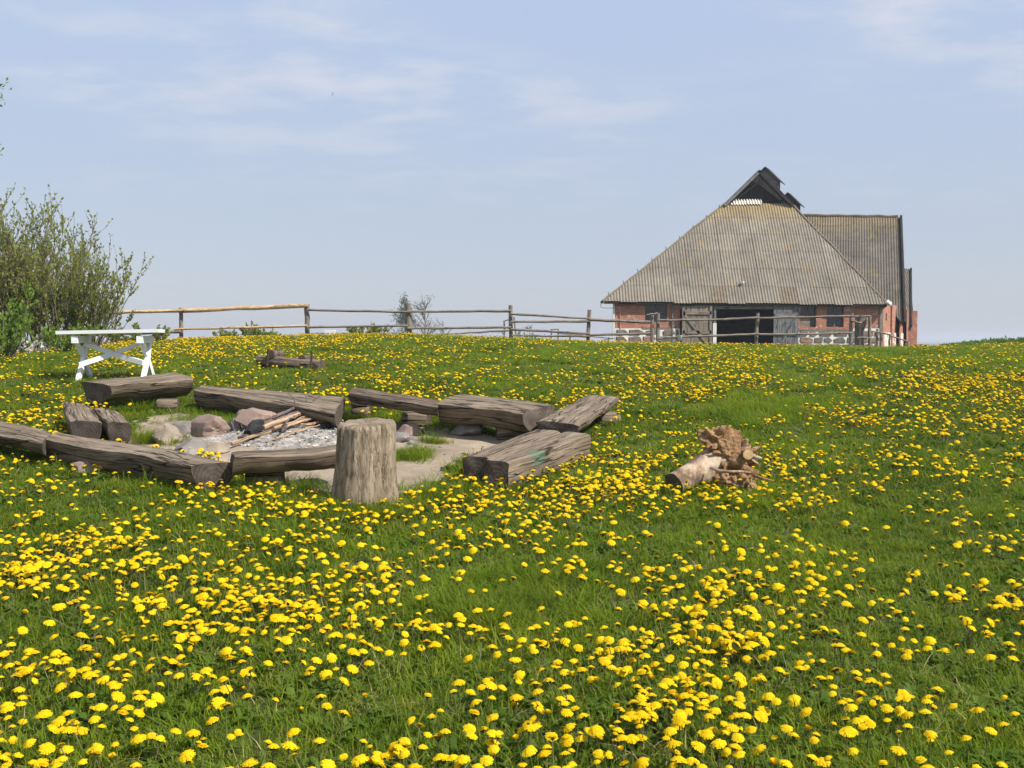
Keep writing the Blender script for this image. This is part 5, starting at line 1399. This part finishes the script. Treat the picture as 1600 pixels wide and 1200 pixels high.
# ================================================================== DANDELIONS
DSRC = bpy.data.collections.new("dandelion_sources")
def head_mesh(seed):
    rnd = random.Random(seed); mb = MB(); Rr = .0238; shut = (1, 1, 1, 1, .74, .5)[seed]; lift = (0, .05, 0, -.05, .35, .75)[seed]
    for (n, r0, r1, z0, z1, w) in ((22, .15, 1.0, .35, .10, .26), (19, .12, .88, .42, .34, .27), (15, .10, .68, .50, .54, .26), (11, .06, .45, .56, .68, .22), (7, .02, .2, .60, .74, .16)):
        for k in range(n):
            a = 6.283 * (k + rnd.uniform(-.3, .3)) / n; d = Vector((math.cos(a), math.sin(a), 0)); s_ = Vector((-d.y, d.x, 0))
            rr = r1 * shut * rnd.uniform(.86, 1.08); zz = z1 * .62 + lift * (.4 + .6 * r1) + rnd.uniform(-.07, .07); zm = max(z0, z1 * .8) * .5 + zz * .5 + .07
            c0 = d * r0 * Rr + Vector((0, 0, z0 * Rr)); c1 = d * (r0 + rr) * .55 * Rr + Vector((0, 0, zm * Rr)); c2 = d * rr * Rr + Vector((0, 0, zz * Rr)); ww = w * Rr * .5
            mb.add([c0 - s_ * ww * .4, c0 + s_ * ww * .4, c1 - s_ * ww, c1 + s_ * ww, c2 - s_ * ww * .8, c2 + s_ * ww * .8], [(0, 1, 3, 2), (2, 3, 5, 4)])
    n = 9; rings = [[(r * Rr * math.cos(6.283 * k / n), r * Rr * math.sin(6.283 * k / n), z * Rr) for k in range(n)] for r, z in ((.16, -.42), (.33, -.2), (.36, .1), (.62, .28))]
    mb.loft(rings, (True, False), 1)
    return mesh_from("flower_head", mb, [M['petal'], M['bract']])
def stem_mesh(seed):
    rnd = random.Random(seed); mb = MB(); bx, by = rnd.uniform(-.012, .012), rnd.uniform(-.012, .012)
    mb.tube([(bx, by, -.14), (bx * .4, by * .4, -.07), (0, 0, -.009)], [.0029, .0026, .0023], 6, caps=(False, False))
    return mesh_from("stem", mb, M['stem'])
HEADS = [head_mesh(i) for i in range(6)]; STEMS = [stem_mesh(i + 20) for i in range(6)]
for i in range(6):
    mb_o = bpy.data.objects.new("dsrc_%02d" % i, None)
    bm = bmesh.new(); bm.from_mesh(HEADS[i]); nh = len(bm.faces); bm.from_mesh(STEMS[i]); bm.faces.ensure_lookup_table()
    for k, f in enumerate(bm.faces):
        if k >= nh: f.material_index = 2
    me = bpy.data.meshes.new("dandelion"); bm.to_mesh(me); bm.free()
    for m in (M['petal'], M['bract'], M['stem']): me.materials.append(m)
    DSRC.objects.link(bpy.data.objects.new("dsrc_m%02d" % i, me))
# where they grow thick and where they are missing, seen in the photograph and carried to the ground
GAPS = [(810, 935, 130, 45, 1.0), (1500, 1000, 160, 330, .82), (1420, 800, 220, 80, .82), (1300, 730, 120, 30, .6), (1180, 640, 110, 22, 1.0), (620, 830, 110, 40, .75), (240, 800, 150, 30, .55), (600, 965, 60, 70, .5), (1000, 640, 60, 24, .35),
        (640, 900, 40, 25, .4), (1090, 990, 60, 40, .3), (330, 850, 70, 30, .5), (1050, 720, 60, 30, .5), (300, 640, 200, 28, .55), (700, 560, 160, 22, .45), (1480, 552, 160, 9, .75), (80, 545, 80, 12, .9), (900, 545, 120, 7, .6), (460, 1090, 60, 60, .35), (200, 760, 60, 25, .3), (1000, 850, 80, 30, .25), (1250, 541, 300, 6, .8), (900, 540, 120, 8, .5), (1500, 545, 200, 8, .8)]
TH = [(900, 765, 130, 34, 1.1), (1000, 570, 220, 18, .9), (440, 548, 170, 20, 1.3), (1180, 560, 200, 12, 1.0), (30, 640, 80, 40, .9), (250, 555, 120, 12, .7), (600, 905, 70, 22, .9), (330, 950, 120, 30, .6), (800, 1040, 180, 60, .5), (1290, 1080, 110, 70, .7), (70, 900, 90, 60, .5), (1080, 960, 60, 30, .8), (1300, 620, 250, 30, .35), (1560, 600, 120, 60, .5), (730, 775, 50, 18, .8)]
def bloom(px, py):
    v = np.full(px.shape, .62)
    for (a, c, rx, ry, w) in TH: v += w * np.exp(-(((px - a) / rx) ** 2 + ((py - c) / ry) ** 2))
    for (a, c, rx, ry, w) in GAPS: v *= 1 - .85 * w * np.exp(-(((px - a) / rx) ** 2 + ((py - c) / ry) ** 2))
    return v
DX, DY, DZ, DS = [], [], [], []
for (y0, y1, dens) in ((2.6, 6, 98), (6, 10, 72), (10, 16, 36), (16, 26, 14), (26, 41, 7.5)):
    x, y = scatter(y0, y1, dens * 1.9)
    px, py = project(x, y, ground(x, y) + .1)
    pr = bloom(px, py) * np.clip(.66 + 1.15 * lumpy(x, y, 1.1, 5.5) + .6 * lumpy(x, y, .38, 1.5), .20, 1.6)
    k = (RNG.random(len(x)) < pr * .62) & (bare(x, y) < .12)
    for a, c in zip(x[k], y[k]):
        m = 1 + int(RNG.geometric(.40)); m = min(m, 8)
        for _ in range(m):
            DX.append(a + RNG.normal(0, .12)); DY.append(c + RNG.normal(0, .12)); DZ.append(RNG.uniform(.06, .135)); DS.append(RNG.choice([RNG.uniform(.55, .8), RNG.uniform(.8, 1.22), RNG.uniform(.85, 1.2)]))
DX, DY, DZ, DS = map(np.array, (DX, DY, DZ, DS))
k = bare(DX, DY) < .25
for pl in BENCH_XY:
    c = pl.mean(0); k &= ~in_poly(DX, DY, c + (pl - c) * 1.05)
sg = on_ground(566, 797); k &= np.hypot(DX - sg.x, DY - sg.y - .24) > .33
DX, DY, DZ, DS = DX[k], DY[k], DZ[k], DS[k]; DN = len(DX)
DG = ground(DX, DY)
tilt = np.stack([RNG.normal(.12, .26, DN), RNG.normal(.10, .26, DN), RNG.random(DN) * 6.283], 1)
DI = RNG.choice(6, DN, p=[.23, .22, .22, .17, .11, .05])
pxx, pyy = project(DX, DY, DG + DZ)
vis = (pxx > 4) & (pxx < 1596) & (pyy < 1194)
order = np.argsort(np.where(vis, DY / np.maximum(DS, .5), 1e9))[:300]
single = np.zeros(DN, bool); single[order] = True
for i in order:
    e = empty("dandelion", (DX[i], DY[i], DG[i])); tag(e, "single yellow dandelion in bloom in the near meadow grass", "dandelion", "dandelions in the near meadow")
    for nm, me in (("flower_head", HEADS[DI[i]]), ("stem", STEMS[DI[i]])):
        o = bpy.data.objects.new(nm, me); COL.objects.link(o); o.parent = e
        o.location = (0, 0, DZ[i])
        o.rotation_euler = tuple(tilt[i]) if nm == "flower_head" else (tilt[i][0] * .5, tilt[i][1] * .5, tilt[i][2])
        o.scale = (DS[i],) * 3 if nm == "flower_head" else (1, 1, 1.15)
r = ~single
s3 = np.stack([DS[r]] * 3, 1)
instancer("dandelion_field", np.stack([DX, DY, DG + DZ], 1)[r], tilt[r], s3, DI[r], DSRC, "yellow dandelions dotted all over the farther meadow")
print("GRASS", GN, "DANDELIONS", DN)

# ================================================================== BIRDS
def bird(px, py, Y, span, label, bank):
    c = P(px, py, Y); o = empty("bird", c); tag(o, label, "bird", "birds in the sky")
    ca, sa = math.cos(bank), math.sin(bank)
    def w(x, y, z): return c + Vector((x * ca - z * sa, y, x * sa + z * ca)) 
    obj("body", MB().loft([[w(r * math.cos(a), yy, r * math.sin(a)) for a in [6.283 * k / 8 for k in range(8)]] for yy, r in ((-.17 * span, .004), (-.12 * span, .045 * span), (0, .065 * span), (.12 * span, .04 * span), (.24 * span, .012))]), M['bird'], o, True)
    for s_ in (-1, 1):
        obj("wing", MB().hexa([w(s_ * .04 * span, -.07 * span, 0), w(s_ * .28 * span, -.05 * span, .10 * span), w(s_ * .28 * span, .05 * span, .10 * span), w(s_ * .04 * span, .08 * span, 0),
                               w(s_ * .04 * span, -.07 * span, .012), w(s_ * .28 * span, -.05 * span, .10 * span + .012), w(s_ * .28 * span, .05 * span, .10 * span + .012), w(s_ * .04 * span, .08 * span, .012)]), M['bird'], o)
        obj("wing_tip", MB().add([w(s_ * .28 * span, -.05 * span, .10 * span), w(s_ * .5 * span, .06 * span, .05 * span), w(s_ * .28 * span, .05 * span, .10 * span)], [(0, 1, 2)]), M['bird'], o)
bird(520, 147, 60, .30, "dark swallow banking in the open sky left of the barn", 1.15)
bird(822, 17, 90, .26, "tiny dark bird high among the thin clouds", .3)

# ================================================================== HAZE
b = NT("spring_haze")
pv = b.node("ShaderNodeVolumePrincipled")
pv.inputs["Color"].default_value = (0.86, 0.91, 1.0, 1)
pv.inputs["Density"].default_value = 0.0005
pv.inputs["Anisotropy"].default_value = 0.2
b.link(pv.outputs[0], b.out.inputs["Volume"])
hz = obj("haze", MB().box((-5600, -70, -14.5), (5600, 6200, 15.5)), b.mat)
tag(hz, "pale spring haze lying over meadow and horizon", kind="stuff")
